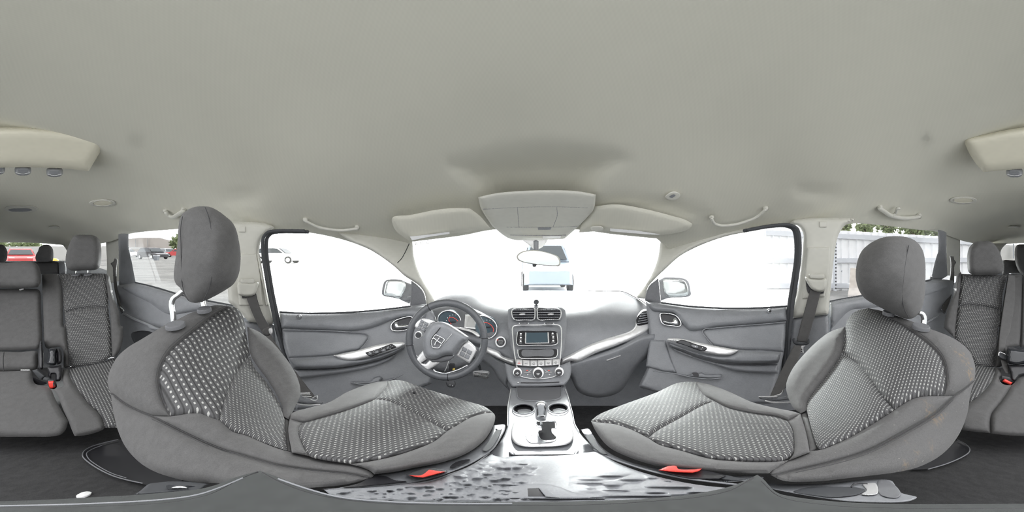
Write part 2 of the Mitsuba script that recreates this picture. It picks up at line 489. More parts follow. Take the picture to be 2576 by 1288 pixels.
window(1, 'windscreen above the dashboard', q('px', '1020 590* 1250 565* 1450 565* 1672 588* 1660 650* 1620 745* 1075 745* 1035 660*'), dep([(1020, 590, 3.3), (1680, 590, 3.3), (1350, 565, 3.3), (1350, 745, 3.62), (1050, 745, 3.5), (1650, 745, 3.5)]))
window(2, 'front left door window beside the steering wheel', q('px', '665 570* 770 575* 870 590* 985 655* 1045 705* 1040 790* 700 792* 680 680*'), 3.16)
window(3, 'front right door window over the passenger door', q('px', '1640 710* 1700 640* 1760 605* 1906 570* 1990 560* 1995 640* 1985 790* 1650 770*'), 3.16)
window(4, 'rear left door window beside the driver headrest', q('px', '310 580* 450 568* 600 560* 600 790* 450 755* 330 720*'), dep([(310, 580, 3.75), (600, 560, 3.15), (600, 790, 3.15), (330, 720, 3.75)]))
window(5, 'rear right door window showing the white fence', q('px', '2080 555* 2230 555* 2370 575* 2350 720* 2200 745* 2080 765*'), dep([(2370, 580, 3.75), (2090, 560, 3.15), (2090, 760, 3.15), (2350, 720, 3.75)]))
window(6, 'tailgate window seen at the left end', q('px', '-80 600* 170 600* 175 665* -80 665*'), 4.72)
window(7, 'tailgate window seen at the right end', q('px', '2515 600* 2660 600* 2660 665* 2515 665*'), 4.72)
window(8, 'small rear quarter window behind the left rear headrest', q('px', '240 600* 275 600* 275 700* 240 690*'), 4.4)
window(9, 'small rear quarter window behind the right rear headrest', q('px', '2408 595* 2450 600* 2450 700* 2408 690*'), 4.4)

# ------------------------------------------------------------------ pillars and trims
DB1 = dep([(590, 560, 2.86), (690, 580, 2.92), (590, 760, 2.82), (690, 800, 2.90)])
t = struct('trim_1', 'cream left door pillar trim with a belt slot', 'pillar trim')
pad(t + '__cover', q('px', '560 556* 600 558 640 559 668 562 690 572 676 582 662 597 655 612 652 640 657 670 664 700 672 735 680 765 690 806* 684 817* 625 809* 596 776* 575 760*'), DB1, 'm_cream', .03, 12, .06, 7)
pad(t + '__panel', q('E', '62 306* 170 306* 190 420 212 640* 55 640* 45 480'), nearer(DB1, .035), 'm_cream', .008, 4, .02, 6)
pad(t + '__ridge', q('E', '172 306* 188 306* 245 640* 228 640*'), nearer(DB1, .045), 'm_cream', .008, 3, .02, 6)
pad(t + '__airbag_tag', q('B', '1206 282 1240 280 1276 281 1278 310 1277 336 1240 338 1208 336 1205 310'), nearer(DB1, .033), 'm_cream', .004, 2, .01, 3)
pad(t + '__lower_trim', q('px', '615 808* 690 816* 702 900 745 1030* 640 1030*'), nearer(DB1, -.03), 'm_plastic', .015, 8, .06, 10)
DB2 = dep([(1995, 560, 2.92), (2090, 560, 2.86), (1990, 800, 2.90), (2090, 800, 2.82)])
t = struct('trim_2', 'cream right door pillar trim with a belt slot', 'pillar trim')
pad(t + '__cover', q('G', '75 132* 110 105 160 95 300 86 480 88 590 97 520 135 475 185 450 240 430 340 405 560 380 830* 110 860* 105 800 140 660 165 480 185 300 188 220 165 165 130 140 100 135'), DB2, 'm_cream', .03, 12, .06, 7)
pad(t + '__panel', q('G', '215 315* 395 310* 385 500 350 695* 180 710* 200 500'), nearer(DB2, .035), 'm_cream', .008, 4, .02, 6)
pad(t + '__airbag_tag', q('G', '312 116 340 114 366 116 367 138 366 158 340 159 312 157 311 136'), nearer(DB2, .033), 'm_cream', .004, 2, .01, 3)
pad(t + '__lower_trim', q('G', '100 858* 378 832* 380 1000 330 1288* 20 1288* 70 1080'), nearer(DB2, -.03), 'm_plastic', .015, 8, .06, 10)
for n, z, s in ((3, 'E', '480 158 380 156 300 157 245 165 215 195 208 240 212 320 228 430 250 560 275 680 296 780 318 860 350 960 390 1050'), (4, 'px', '1880 579 1915 572 1950 567 1985 566 2004 574 2010 590 2012 640 2006 690 1998 740 1990 800 1985 860 1980 920 1972 975')):
    t = struct(f'trim_{n}', ('black rubber seal along the rear edge of the front left door opening', 'black rubber seal along the rear edge of the front right door opening')[n - 3], 'door seal')
    tube(t + '__outer_lip', q(z, s), 2.83, 4.2, 'm_rubber', step=8)
    off = [(u + (9 if n == 3 else -9), v + 2, False) for u, v, _ in q(z, s)]
    tube(t + '__inner_lip', off, 2.86, 4.4, 'm_rubber', step=8)
DA1 = dep([(860, 590, 3.02), (1030, 600, 3.25), (1090, 765, 3.25), (1000, 680, 3.1)])
t = struct('trim_5', 'pale left windscreen pillar trim', 'pillar trim')
pad(t + '__cover', q('px', '850 585* 960 588 1037 598* 1040 640 1050 675 1066 710 1085 740 1100 768* 1072 770* 1069 740 1058 722 1040 708 1018 694 988 667 934 630 880 606'), DA1, 'm_cream', .03, 10, .05, 7)
tube(t + '__seam', q('Z5', '2090 285 2040 390 1990 480 1930 545'), nearer(DA1, .03), 1.0, 'm_seam')
t = struct('trim_6', 'pale right windscreen pillar trim', 'pillar trim')
DA2 = dep([(1850, 585, 3.02), (1670, 600, 3.25), (1610, 750, 3.25), (1700, 660, 3.1)])
pad(t + '__cover', q('px', '1663 598* 1740 588 1850 575* 1976 566* 1906 579 1828 594 1762 617 1712 643 1672 678 1645 704 1630 722 1624 752* 1600 748* 1622 720 1640 690 1655 650'), DA2, 'm_cream', .03, 10, .05, 7)
t = struct('trim_7', 'black corner panel between left mirror and windscreen pillar', 'mirror sail panel')
pad(t, q('E', '1172 480* 1205 500 1245 545 1262 590 1268 645* 1163 652*'), 3.08, 'm_plastic_dark', .02, 6, .06, 6)
t = struct('trim_8', 'black corner panel between right mirror and windscreen pillar', 'mirror sail panel')
pad(t, q('R', '556 515* 575 690* 540 684 470 660* 478 610 500 560'), 3.08, 'm_plastic_dark', .02, 6, .06, 6)
# rear pillars
t = struct('trim_9', 'dark rear frame of the left rear door window', 'window frame')
DC1 = dep([(303, 600, 3.7), (340, 600, 3.6), (303, 720, 3.7), (340, 720, 3.6)])
pad(t + '__frame', q('B', '-10 360* 20 352 95 356* 96 480 120 600 140 720 166 862* 100 905 0 915*'), DC1, 'm_plastic', .02, 8, .06, 6)
pad(t + '__edge', q('B', '95 560* 118 605 150 760 172 870* 140 880* 118 740'), nearer(DC1, .03), 'm_plastic', .008, 3, .02, 6)
t = struct('trim_10', 'cream pillar trim behind the left rear seat belt', 'pillar trim')
pad(t, q('px', '266 606* 312 592* 306 640 304 700 300 706* 268 716* 269 660'), dep([(268, 610, 4.25), (306, 600, 4.0), (268, 710, 4.25), (306, 700, 4.0)]), 'm_cream', .02, 8, .05, 7)
t = struct('trim_11', 'cream trim around the left end of the tailgate window', 'window trim')
pad(t, q('px', '157 616* 163 622 172 640 176 668* 252 672* 256 606* 200 610'), 4.45, 'm_cream', .02, 6, .05, 7)
t = struct('trim_12', 'dark rear frame of the right rear door window', 'window frame')
DC2 = dep([(2385, 600, 3.7), (2345, 600, 3.6), (2385, 720, 3.7), (2345, 720, 3.6)])
pad(t + '__frame', q('H', '416 235* 460 240 502 262* 505 480 512 700* 430 745 370 742* 350 735 380 600 412 480 420 400'), DC2, 'm_plastic', .02, 8, .06, 6)
pad(t + '__edge', q('H', '412 470* 440 450* 395 620 372 735* 348 735* 376 600'), nearer(DC2, .03), 'm_plastic', .008, 3, .02, 6)
t = struct('trim_13', 'cream pillar trim behind the right rear seat belt', 'pillar trim')
pad(t, q('H', '495 250* 640 330* 642 480 640 640 645 660* 600 705* 505 695* 505 480'), dep([(2380, 610, 4.0), (2416, 600, 4.25), (2380, 690, 4.0), (2416, 690, 4.25)]), 'm_cream', .02, 8, .05, 7)
t = struct('trim_14', 'cream trim around the right end of the tailgate window', 'window trim')
pad(t, q('px', '2446 604* 2500 612 2536 611* 2528 617 2520 626 2516 640 2520 655* 2448 660*'), 4.45, 'm_cream', .02, 6, .05, 7)

t = thing('window_lettering', 'faint white letters at the upper left corner of the windscreen', 'lettering')
for k_, ch_ in enumerate('AUC'):
    write(t + '__letter', ch_, 1047 + 14.5 * k_, 614 - 2.4 * k_, 3.28, 8, 'm_white', ang=10)

# ------------------------------------------------------------------ front doors
DD1 = dep([(704, 786, 2.90), (890, 786, 2.92), (1075, 768, 3.0), (1085, 960, 2.9), (740, 960, 2.78), (880, 960, 2.80), (880, 870, 2.84)])
t = struct('door_1', 'grey front left door panel behind the steering wheel', 'car door')
pad(t + '__panel', q('px', '702 786* 760 788 820 788 930 781 1032 769 1078 764* 1095 800 1092 900 1085 965* 1000 1000 830 1030 745 1030* 738 940 716 880 707 820'), DD1, 'm_plastic', .03, 9, .08, 8)
pad(t + '__sill', q('E', '322 690* 440 694 600 695 900 680 1165 650 1262 640* 1270 700 1240 745 1165 715 1080 725 900 790 750 808 600 800 450 795 330 788*'), nearer(DD1, .03), 'm_plastic', .045, 18, .04, 7)
pad(t + '__inset', q('E', '335 800* 450 802 600 806 760 814 870 822 898 838 870 890 838 925 740 945 670 962 520 974 375 980* 350 890'), nearer(DD1, .025), 'm_plastic', .02, 8, .03, 7)
tube(t + '__inset_piping', q('E', '338 798 450 800 600 803 760 811 870 819 898 836 870 892 836 928'), nearer(DD1, .052), 1.2, 'm_plastic')
pad(t + '__armrest', q('E', '382 990* 520 980 660 968 760 980 850 985 960 960 1060 920 1128 886* 1132 912 1080 945 980 985 850 1018 700 1042 550 1050 408 1050*'), nearer(DD1, .09), 'm_plastic', .04, 10, .09, 6)
pad(t + '__armrest_skirt', q('E', '408 1052* 550 1054 700 1046 850 1022 980 990 1080 950 1050 985 900 1045 750 1075 600 1095 440 1115*'), nearer(DD1, .055), 'm_plastic', .02, 8, .06, 6)
b = pad(t + '__switch_bezel', q('E', '666 963* 760 945 850 924 930 900 1020 884 1112 878 1130 884 1128 896 1060 928 960 958 870 980 800 994 740 993 700 980'), nearer(DD1, .13), 'm_silver', .015, 5, .03, 5)
tell(b, 'silver bezel around the window switches')
s = pad(t + '__switch_panel', q('Z7', '200 580 320 545 900 370 1560 125 1640 125 1870 290 1700 360 1100 560 480 790 400 760 260 660'), nearer(DD1, .15), 'm_black', .004, 2, .012, 3)
for k, (x, y, w) in enumerate(((450, 620, 5), (800, 540, 6.5), (1180, 440, 6.5), (1420, 310, 4))):
    c = q('Z7', f'{x} {y}')[0]
    pad(t + '__window_switch', [(c[0] - w, c[1] + 2.5), (c[0] - w * .3, c[1] + 5), (c[0] + w, c[1] + 1), (c[0] + w * .4, c[1] - 4)], nearer(DD1, .163), 'm_plastic', .008, 3, .012, 2)
c = q('Z7', '1600 235')[0]
knob(t + '__mirror_knob', c[0], c[1], DD1(c[0], c[1]) - .16, 4.6, 'm_black', .012)
for x, y in ((400, 560), (500, 655), (620, 545), (710, 465), (830, 555), (1060, 350), (1180, 445), (1530, 350), (1560, 210), (1650, 250)):
    c = q('Z7', f'{x} {y}')[0]
    pad(t + '__switch_mark', [(c[0] - 1.3, c[1]), (c[0], c[1] - .8), (c[0] + 1.3, c[1]), (c[0], c[1] + .8)], nearer(DD1, .178), 'm_white', .001, 1, .004, 1)
h = pad(t + '__handle_cup', q('E', '1048 800* 1042 770 1060 745 1092 730 1175 716* 1178 770 1145 796'), nearer(DD1, .04), 'm_black', .0, 3, .03, 5)
tube(t + '__handle_rim', q('E', '1048 800 1040 770 1060 743 1092 728 1175 715 1177 770 1145 796'), nearer(DD1, .05), 2.0, 'm_chrome', closed=True)
tell(pad(t + '__handle', q('E', '1062 752 1082 748 1090 765 1150 762 1152 778 1100 788 1070 785'), nearer(DD1, .06), 'm_chrome', .012, 4, .02, 4), 'chrome inside handle')
knob(t + '__lock_pin', 753, 797.5, 2.80, 6.5, 'm_plastic_dark', .01, rim=.7)
knob(t + '__lock_pin_cap', 753, 797, 2.79, 3.2, 'm_chrome', .012)
pad(t + '__map_pocket', q('E', '778 1135 840 1130 905 1128 930 1105 970 1098 985 1112 970 1130 1060 1108 1055 1125 940 1148 840 1152 790 1146'), nearer(DD1, .05), 'm_plastic', .02, 5, .05, 5)
tube(t + '__pocket_rim', q('E', '780 1140 840 1150 930 1148 1050 1118 1120 1085'), nearer(DD1, .075), 1.4, 'm_plastic')
tube(t + '__glass_seal', q('E', '318 682 450 690 600 690 760 685 900 675 1050 660 1165 645'), 2.88, 2.0, 'm_rubber', step=8)

DD2 = dep([(1990, 786, 2.90), (1810, 786, 2.92), (1640, 768, 3.0), (1640, 960, 2.9), (1950, 960, 2.78), (1810, 960, 2.80), (1810, 870, 2.84)])
t = struct('door_2', 'grey front right door panel beyond the passenger seat', 'car door')
pad(t + '__panel', q('K', '20 80* 90 85 300 110 500 130 900 148 1300 142 1545 128* 1552 180 1535 320 1515 600 1460 850 1440 950 1380 1180* 900 1180 300 1100 -60 1000* 60 700 40 300'), DD2, 'm_plastic', .03, 9, .08, 8)
pad(t + '__sill', q('K', '25 92* 180 98 500 142 900 160 1300 155 1540 135* 1545 290* 1300 318 1000 340 760 360 640 385 500 395 420 330 330 215 190 195 90 180'), nearer(DD2, .03), 'm_plastic', .045, 18, .04, 7)
pad(t + '__inset', q('K', '632 402 660 378 760 368 1000 346 1300 324 1532 302* 1525 450 1510 625* 1280 608 1040 602 880 580 740 550'), nearer(DD2, .025), 'm_plastic', .02, 8, .03, 7)
tube(t + '__inset_piping', q('K', '740 552 630 402 660 376 760 366 1000 344 1300 322 1532 300'), nearer(DD2, .052), 1.2, 'm_plastic')
pad(t + '__armrest', q('K', '252 512* 340 542 500 604 700 652 870 664 960 645 1025 610 1250 622 1480 628* 1465 700 1450 740* 1200 745 900 735 650 690 430 610 270 552'), nearer(DD2, .09), 'm_plastic', .04, 10, .09, 6)
pad(t + '__armrest_skirt', q('K', '262 560* 430 625 650 705 900 752 1200 762 1448 755* 1445 855* 1250 850 1000 830 750 760 500 680 330 610'), nearer(DD2, .055), 'm_plastic', .02, 8, .06, 6)
b = pad(t + '__switch_bezel', q('K', '252 505* 253 482 300 476 420 484 560 515 700 545 860 575 1020 603* 985 632 930 655 870 660 760 650 640 625 500 572 350 520'), nearer(DD2, .13), 'm_silver', .015, 5, .03, 5)
tell(b, 'silver bezel around the window switch')
pad(t + '__switch_panel', q('K', '345 518 400 496 440 500 560 540 675 578 680 592 640 616 560 598 440 552'), nearer(DD2, .15), 'm_black', .004, 3, .012, 3)
pad(t + '__grab_slot', q('K', '365 515 405 502 500 535 490 560 440 545'), nearer(DD2, .155), 'm_gloss', .0, 3, .012, 3)
pad(t + '__window_switch', q('K', '505 552 525 545 585 562 580 585 520 572'), nearer(DD2, .163), 'm_plastic', .008, 3, .012, 2)
for x, y in ((555, 568), (632, 578), (617, 593)):
    c = q('K', f'{x} {y}')[0]
    pad(t + '__switch_mark', [(c[0] - 1.8, c[1]), (c[0], c[1] - 1), (c[0] + 1.8, c[1]), (c[0], c[1] + 1)], nearer(DD2, .176), 'm_white', .001, 1, .004, 1)
pad(t + '__handle_cup', q('K', '178 215* 200 206 330 226 372 258 400 320 384 344 300 340 225 328 192 300'), nearer(DD2, .04), 'm_black', .0, 3, .03, 5)
tube(t + '__handle_rim', q('K', '176 213 200 205 330 225 372 258 400 320 384 345 300 341 222 329 190 300'), nearer(DD2, .05), 1.9, 'm_chrome', closed=True)
tell(pad(t + '__handle', q('K', '205 285 300 295 315 260 340 255 368 310 360 330 290 320 210 302'), nearer(DD2, .06), 'm_chrome', .012, 4, .02, 4), 'chrome inside handle')
knob(t + '__lock_pin', 1934.5, 783, 2.80, 6.5, 'm_plastic', .01, rim=.7)
knob(t + '__lock_pin_cap', 1934.5, 783, 2.79, 3.2, 'm_chrome', .012)
pad(t + '__map_pocket', q('K', '360 858 500 868 515 845 560 838 590 850 620 842 660 862 845 870 832 905 700 912 500 892 380 872'), nearer(DD2, .05), 'm_plastic', .02, 5, .05, 5)
pad(t + '__pocket_opening', q('K', '520 850 555 845 585 855 590 890 540 880'), nearer(DD2, .075), 'm_black', .0, 3, .02, 3)
tube(t + '__pocket_rim', q('K', '100 830 350 862 500 895 700 916 835 906'), nearer(DD2, .075), 1.4, 'm_plastic')
pad(t + '__speaker_grille', q('K', '60 490* 230 500* 260 600 300 720 355 850* 200 830 20 780*'), nearer(DD2, .035), 'm_plastic', .012, 5, .03, 6)
tube(t + '__glass_seal', q('K', '185 92 330 112 500 132 700 145 900 153 1100 152 1300 146 1545 128'), 2.88, 2.0, 'm_rubber', step=8)

# rear doors
DR1 = dep([(303, 720, 3.62), (600, 770, 2.95), (300, 900, 3.45), (600, 870, 2.95), (450, 750, 3.25)])
t = struct('door_3', 'dark rear left door panel behind the driver seat', 'car door')
pad(t + '__panel', q('B', '-20 880* 165 852* 400 905 590 962 890 1030 1185 1088* 1200 1500* -40 1700*'), DR1, 'm_plastic', .03, 10, .08, 8)
pad(t + '__sill', q('B', '20 900* 165 862 400 915 590 972 890 1040 1180 1096* 1180 1140* 900 1120 700 1150 500 1170 300 1050 120 960'), nearer(DR1, .03), 'm_plastic', .04, 16, .04, 7)
tube(t + '__glass_seal', q('B', '165 848 290 876 400 905 590 962 760 1002 890 1030 1060 1062 1185 1085'), nearer(DR1, .02), 1.8, 'm_rubber')
tube(t + '__armrest_edge', q('W', '500 495 540 515 590 535 650 560'), nearer(DR1, .07), 3.5, 'm_plastic')
tell(pad(t + '__pull_handle', q('px', '372.6 820 376.4 815 392 822 404.6 827 401.5 831 386 830 376.4 827.5'), nearer(DR1, .10), 'm_plastic', .02, 4, .03, 4), 'grey pull handle')
pad(t + '__speaker_grille', q('px', '330 840 345 833 380 835 400 850 380 870 345 870'), nearer(DR1, .035), 'm_black', .01, 5, .02, 5)
DR2 = dep([(2390, 720, 3.62), (2090, 770, 2.95), (2390, 900, 3.45), (2090, 870, 2.95), (2240, 750, 3.25)])
t = struct('door_4', 'dark rear right door panel behind the passenger seat', 'car door')
pad(t + '__panel', q('G', '385 732* 500 712 620 690 800 660 1000 610 1130 572 1250 560 1340 570* 1360 1100* 1250 1288 380 1288*'), DR2, 'm_plastic', .03, 10, .08, 8)
pad(t + '__sill', q('G', '392 740* 500 720 620 698 800 670 1130 580 1280 570* 1300 610 1150 680 1000 720 800 770 650 785 550 800 398 950*'), nearer(DR2, .03), 'm_plastic', .04, 16, .04, 7)
tube(t + '__glass_seal', q('G', '385 730 500 708 620 688 800 660 1000 605 1175 562'), nearer(DR2, .02), 1.8, 'm_rubber')
tube(t + '__armrest_edge', q('G', '1100 915 1180 870 1240 840'), nearer(DR2, .06), 2.5, 'm_plastic')
knob(t + '__lock_pin', 2341, 702, 3.45, 3, 'm_chrome', .02, axis=(0, -.3, 1))

# ------------------------------------------------------------------ front seats
LB = dep([(620, 820, 2.32), (755, 975, 2.12), (735, 1045, 1.92), (722, 1133, 1.56), (940, 1197, 1.37), (560, 1050, 1.74), (410, 950, 1.90), (275, 940, 2.05), (640, 775, 2.38),
          (430, 820, 2.12), (300, 1050, 1.90), (500, 1214, 1.52), (800, 1222, 1.37), (700, 890, 2.28)])
CUSH = flat(.42)
t = thing('front_seat', 'grey cloth driver seat with woven centre panels, in front of the steering wheel', 'car seat')
SHELL = q('D', '1012 95* 900 90 780 130 700 155 600 205 480 260 400 310 300 370 200 430 120 500 70 580 40 660 35 730 60 800* 180 890 300 950 390 985* 480 984 540 985* 500 900 460 780 450 690 470 580 540 460 660 350 800 240 900 165')
pad(t + '__shoulder_cover', SHELL, LB, 'm_fabric', .07, 34, .14, 7, shrink=.04)
tell(pad(t + '__upper_panel', q('D', '1012 97* 1080 112 1130 180 1150 280 1170 400 1188 495* 1130 560 1060 660 1000 800 940 1000 925 1022* 870 1000 790 965* 700 966 600 978 540 985* 500 900 460 780 450 690 470 580 540 460 660 350 800 240 900 165'), LB, 'm_weave', .05, 26, .14, 7,
         weave=((.55, 1), .0195, .030)), 'woven panel with pale stitch dashes')
tell(pad(t + '__lower_panel', q('px', '629.6 895* 640 925 665 955 690 992 708 1025 714 1045 718 1080 722 1134* 690 1123 654 1109 618 1094 586 1085 552 1057* 560 1020 570 988 589 945 611 914'), LB, 'm_weave', .045, 20, .12, 6,
         weave=((1, -.35), 0.0081, 0.0187)), 'woven panel with pale stitch dashes')
pad(t + '__outer_bolster', q('px', '622 822* 650 834 681 857 712 892 735 924 751 958 756 986 753 1002 745 1018 727 1055* 714 1047 711 1027 699 999 672 954 645 918 630 892 625 860'), LB, 'm_fabric', .08, 24, .16, 6)
pad(t + '__inner_bolster', q('px', '381 1046* 428 1047 477 1040* 505 1040* 530 1050 552 1058 586 1086 618 1095 654 1110 690 1125 722 1135 775 1148 811 1157 871 1168 910 1178 934 1189 940 1197* 934 1202 871 1192 781 1183 705 1172 660 1160 600 1143 570 1135 524 1117 477 1095 421 1067'), LB, 'm_fabric', .05, 18, .12, 6)
pad(t + '__side_cover', q('px', '278 988* 316 1016 353 1035 381 1046* 421 1067 477 1095 524 1117 570 1135 600 1143 660 1160 705 1172 781 1183 871 1192 934 1201* 901 1212 856 1221 796 1226 700 1228 538 1215 487 1213 436 1202 384 1184 346 1159 315 1123 297 1084 287 1046'), LB, 'm_fabric', .07, 30, .16, 7, shrink=.04)
pad(t + '__gap_strip', q('px', '714 1047* 727 1052* 725 1081 733 1138* 722 1136* 716 1080'), nearer(LB, -.03), 'm_fabric', .02, 5, .08, 5)
tell(pad(t + '__cushion_front_panel', q('F', '1248 195* 1300 186 1380 193 1500 235 1700 300 1900 360 2060 410 2122 455* 2040 466 1930 501 1830 560 1745 611* 1650 562 1500 476 1350 401 1250 361 1140 346* 1200 290 1240 230'), CUSH, 'm_weave', .06, 18, .12, 6,
         weave=((1, -.28), 0.0155, 0.0187)), 'woven panel with pale stitch dashes')
tell(pad(t + '__cushion_rear_panel', q('F', '1140 347* 1250 362 1350 402 1500 477 1650 562 1743 612* 1640 692 1450 772 1250 832 1080 866 930 886* 700 852 590 820 540 740 505 650 500 590 540 540* 700 500 900 440 1050 385'), CUSH, 'm_weave', .06, 18, .12, 6,
         weave=((1, -.28), 0.0155, 0.0187)), 'woven panel with pale stitch dashes')
pad(t + '__cushion_outer_bolster', q('F', '1246 194* 1240 230 1200 290 1140 346 1050 385 900 440 700 500 540 540 430 510* 440 470 475 448 620 410 760 370 900 290 1050 230 1150 203'), CUSH, 'm_fabric', .10, 18, .16, 6)
pad(t + '__cushion_inner_bolster', q('F', '2122 456* 2142 480 2136 540 2100 620 2040 700 1900 800 1700 872 1500 912 1300 952 1135 974* 1100 945 1030 915 928 888* 1080 868 1250 834 1450 774 1640 694 1745 612 1830 561 1930 503 2040 467'), CUSH, 'm_fabric', .10, 20, .16, 6)
pad(t + '__cushion_rear_strip', q('F', '428 510* 540 541* 500 590 505 650 540 740 590 820* 445 792* 415 600'), CUSH, 'm_fabric', .05, 10, .12, 6)
for s, z in (('1012 100 900 168 800 243 660 353 540 463 470 583 450 692 460 782 500 902 540 985', 'D'), ('60 800 180 890 300 950 390 985 520 1050 700 1140 850 1210 1000 1270', 'D')):
    tube(t + '__seam', q(z, s), nearer(LB, .012), .9, 'm_seam')
tube(t + '__seam', q('px', '570 1134 600 1142.5 660 1159.5 705 1171.5 781 1182.5 871 1191.5 934 1201'), nearer(LB, .018), .9, 'm_seam')
for s, dx, dy in (('1000 92 880 150 780 225 640 335 520 445 448 570 425 690 435 780 460 860', 0, 0),):
    tube(t + '__top_stitch', q('D', s), nearer(LB, .068), .7, 'm_seam')
tube(t + '__top_stitch', q('D', '390 1010 520 1072 700 1162 850 1232'), nearer(LB, .06), .7, 'm_seam')
knob(t + '__button', 1042, 991.5, 2.13, 3.5, 'm_black', .01, axis=(0, -.4, 1))
HL = dep([(590, 640, 2.26), (536, 530, 2.2), (535, 650, 2.14), (510, 750, 2.2), (450, 640, 2.24), (470, 530, 2.25), (450, 710, 2.26), (595, 700, 2.24)])
pad(t + '__headrest', q('px', '506 519 529 521 551 532 568 545 583 558 593 575 599 597 605 634 605 659 602 684 596 701 586 716 568 729 538 746 514 757 491 762 476 758 466 748 459 736 453 724 444 716 439 706 437 691 439 669 443 639 447 604 449 570 453 550 460 537 474 527 489 521'), HL, 'm_fabric', .10, 46, .13, 6, shrink=.10)
tube(t + '__headrest_seam', q('B', '870 86 905 180 930 300 945 420 955 540 950 660 935 800 905 920 850 1030'), nearer(HL, .098), 1.0, 'm_seam')
tube(t + '__headrest_seam', q('B', '640 180 622 300 625 500 628 700 635 850 660 960 700 1030'), nearer(HL, .075), .9, 'm_seam')
tell(tube(t + '__post', q('B', '650 925 600 970 548 1010 530 1060 540 1150 555 1270'), 2.22, 6.5, 'm_chrome', step=3, sides=14), 'bent chrome post')
tell(tube(t + '__post', q('B', '840 1010 850 1060 860 1105'), 2.24, 6, 'm_chrome', step=3, sides=14), 'chrome post')
for x, y, r in ((567, 1278, 25), (860, 1120, 19.5)):
    c = q('B', f'{x} {y}')[0]
    tell(add(t + '__post_collar', lathe([(0, -.010), (r * 1.8 / 1288, -.010), (r * 1.8 / 1288, .002), (r * 1.66 / 1288, .006), (0, .006)], at(c[0], c[1], float(LB(c[0], c[1])) - .055), (.03, -.30, .95)), 'm_plastic_dark', smooth=35), 'round black post collar')

RB = dep([(2120, 830, 2.32), (1978, 970, 2.12), (1992, 1040, 1.92), (2050, 1130, 1.56), (1935, 1192, 1.37), (2250, 1030, 1.76), (2380, 960, 1.90), (2452, 930, 2.05), (2175, 775, 2.38), (2330, 830, 2.15),
          (2425, 1060, 1.90), (2250, 1200, 1.52), (2000, 1213, 1.37), (2040, 890, 2.28)])
t = thing('front_seat', 'grey cloth passenger seat with brown dirt on its shoulder, beside the right front door', 'car seat')
pad(t + '__shoulder_cover', q('J', '690 36* 790 58 960 118 1070 163 1180 205 1260 250 1320 310 1350 400 1346 480* 1300 522 1220 572* 1155 573* 1168 490 1165 420 1140 340 1080 270 1000 205 900 140 790 76'), RB, 'm_soiled', .07, 26, .14, 7, shrink=.04)
tell(pad(t + '__upper_panel', q('J', '552 150* 565 110 590 75 640 48 692 38* 790 75 900 140 1000 205 1080 270 1140 340 1165 420 1170 490 1156 573* 1040 576 970 591 900 630 855 661* 790 590 700 460 620 375 530 315* 545 230'), RB, 'm_weave', .05, 24, .14, 7,
         weave=((-.35, 1), 0.0094, 0.0196)), 'woven panel with pale stitch dashes')
tell(pad(t + '__lower_panel', q('J', '530 317* 620 377 700 461 790 591 853 662* 700 760 560 840 400 906* 382 890 345 780 312 650* 320 605 400 500 470 410'), RB, 'm_weave', .045, 20, .12, 6,
         weave=((-.6, 1), 0.0081, 0.0149)), 'woven panel with pale stitch dashes')
pad(t + '__outer_bolster', q('J', '552 150* 545 220 530 312 455 430 370 540 320 610 308 668 278 682* 235 650 200 578 189 510 222 420 286 335 380 240 460 182'), RB, 'm_fabric', .08, 24, .16, 6)
pad(t + '__inner_bolster', q('J', '1156 575* 1222 573* 1100 683 900 803 700 908 500 973 250 1033 110 1062 82 1048* 110 1005 250 950 330 916 400 907 560 842 700 762 853 664 900 632 970 593 1040 578'), RB, 'm_soiled', .05, 18, .12, 6)
pad(t + '__side_cover', q('J', '1222 573* 1346 482* 1322 560 1302 680 1262 790 1202 880 1122 952 1002 1012 880 1042 600 1077 350 1102 170 1096 95 1062* 250 1034 500 974 700 909 900 804 1100 684'), RB, 'm_soiled', .07, 28, .16, 7, shrink=.04)
pad(t + '__gap_strip', q('J', '278 682* 312 670* 345 790 382 902* 330 922* 320 850'), nearer(RB, -.03), 'm_fabric', .02, 5, .08, 5)
tell(pad(t + '__cushion_front_panel', q('S', '156 524* 220 475 400 400 700 290 860 216 940 200 1029 201* 1060 260 1110 320 1185 361* 1080 401 900 501 700 611 631 667* 500 601 350 551 250 542'), CUSH, 'm_weave', .06, 18, .12, 6,
         weave=((1, .32), 0.0136, 0.0187)), 'woven panel with pale stitch dashes')
tell(pad(t + '__cushion_rear_panel', q('S', '1185 362* 1300 419 1500 464 1700 494 1800 528* 1838 600 1850 700 1840 800 1750 860 1600 869 1350 861 1150 841 900 771 720 721 632 668* 700 612 900 502 1080 402'), CUSH, 'm_weave', .06, 18, .12, 6,
         weave=((1, .30), 0.0136, 0.0187)), 'woven panel with pale stitch dashes')
pad(t + '__cushion_outer_bolster', q('S', '1030 200* 1150 225 1300 280 1500 370 1700 420 1850 450 1902 468* 1800 526* 1700 492 1500 462 1300 417 1185 360 1110 319 1060 260'), CUSH, 'm_fabric', .10, 18, .16, 6)
pad(t + '__cushion_inner_bolster', q('S', '154 528* 250 543 350 553 500 603 630 669 720 723 900 773 1150 843 1350 863 1600 871 1750 862 1805 856* 1700 930 1640 966* 1300 962 1000 942 700 902 450 822 300 742 200 622'), CUSH, 'm_fabric', .10, 20, .16, 6)
pad(t + '__cushion_rear_strip', q('S', '1800 528* 1904 468* 1950 620 1982 790* 1806 858* 1846 800 1853 700 1842 600'), CUSH, 'm_fabric', .05, 10, .12, 6)
tube(t + '__seam', q('J', '692 40 790 77 900 142 1000 207 1080 272 1140 342 1165 421 1169 490 1156 573'), nearer(RB, .012), .9, 'm_seam')
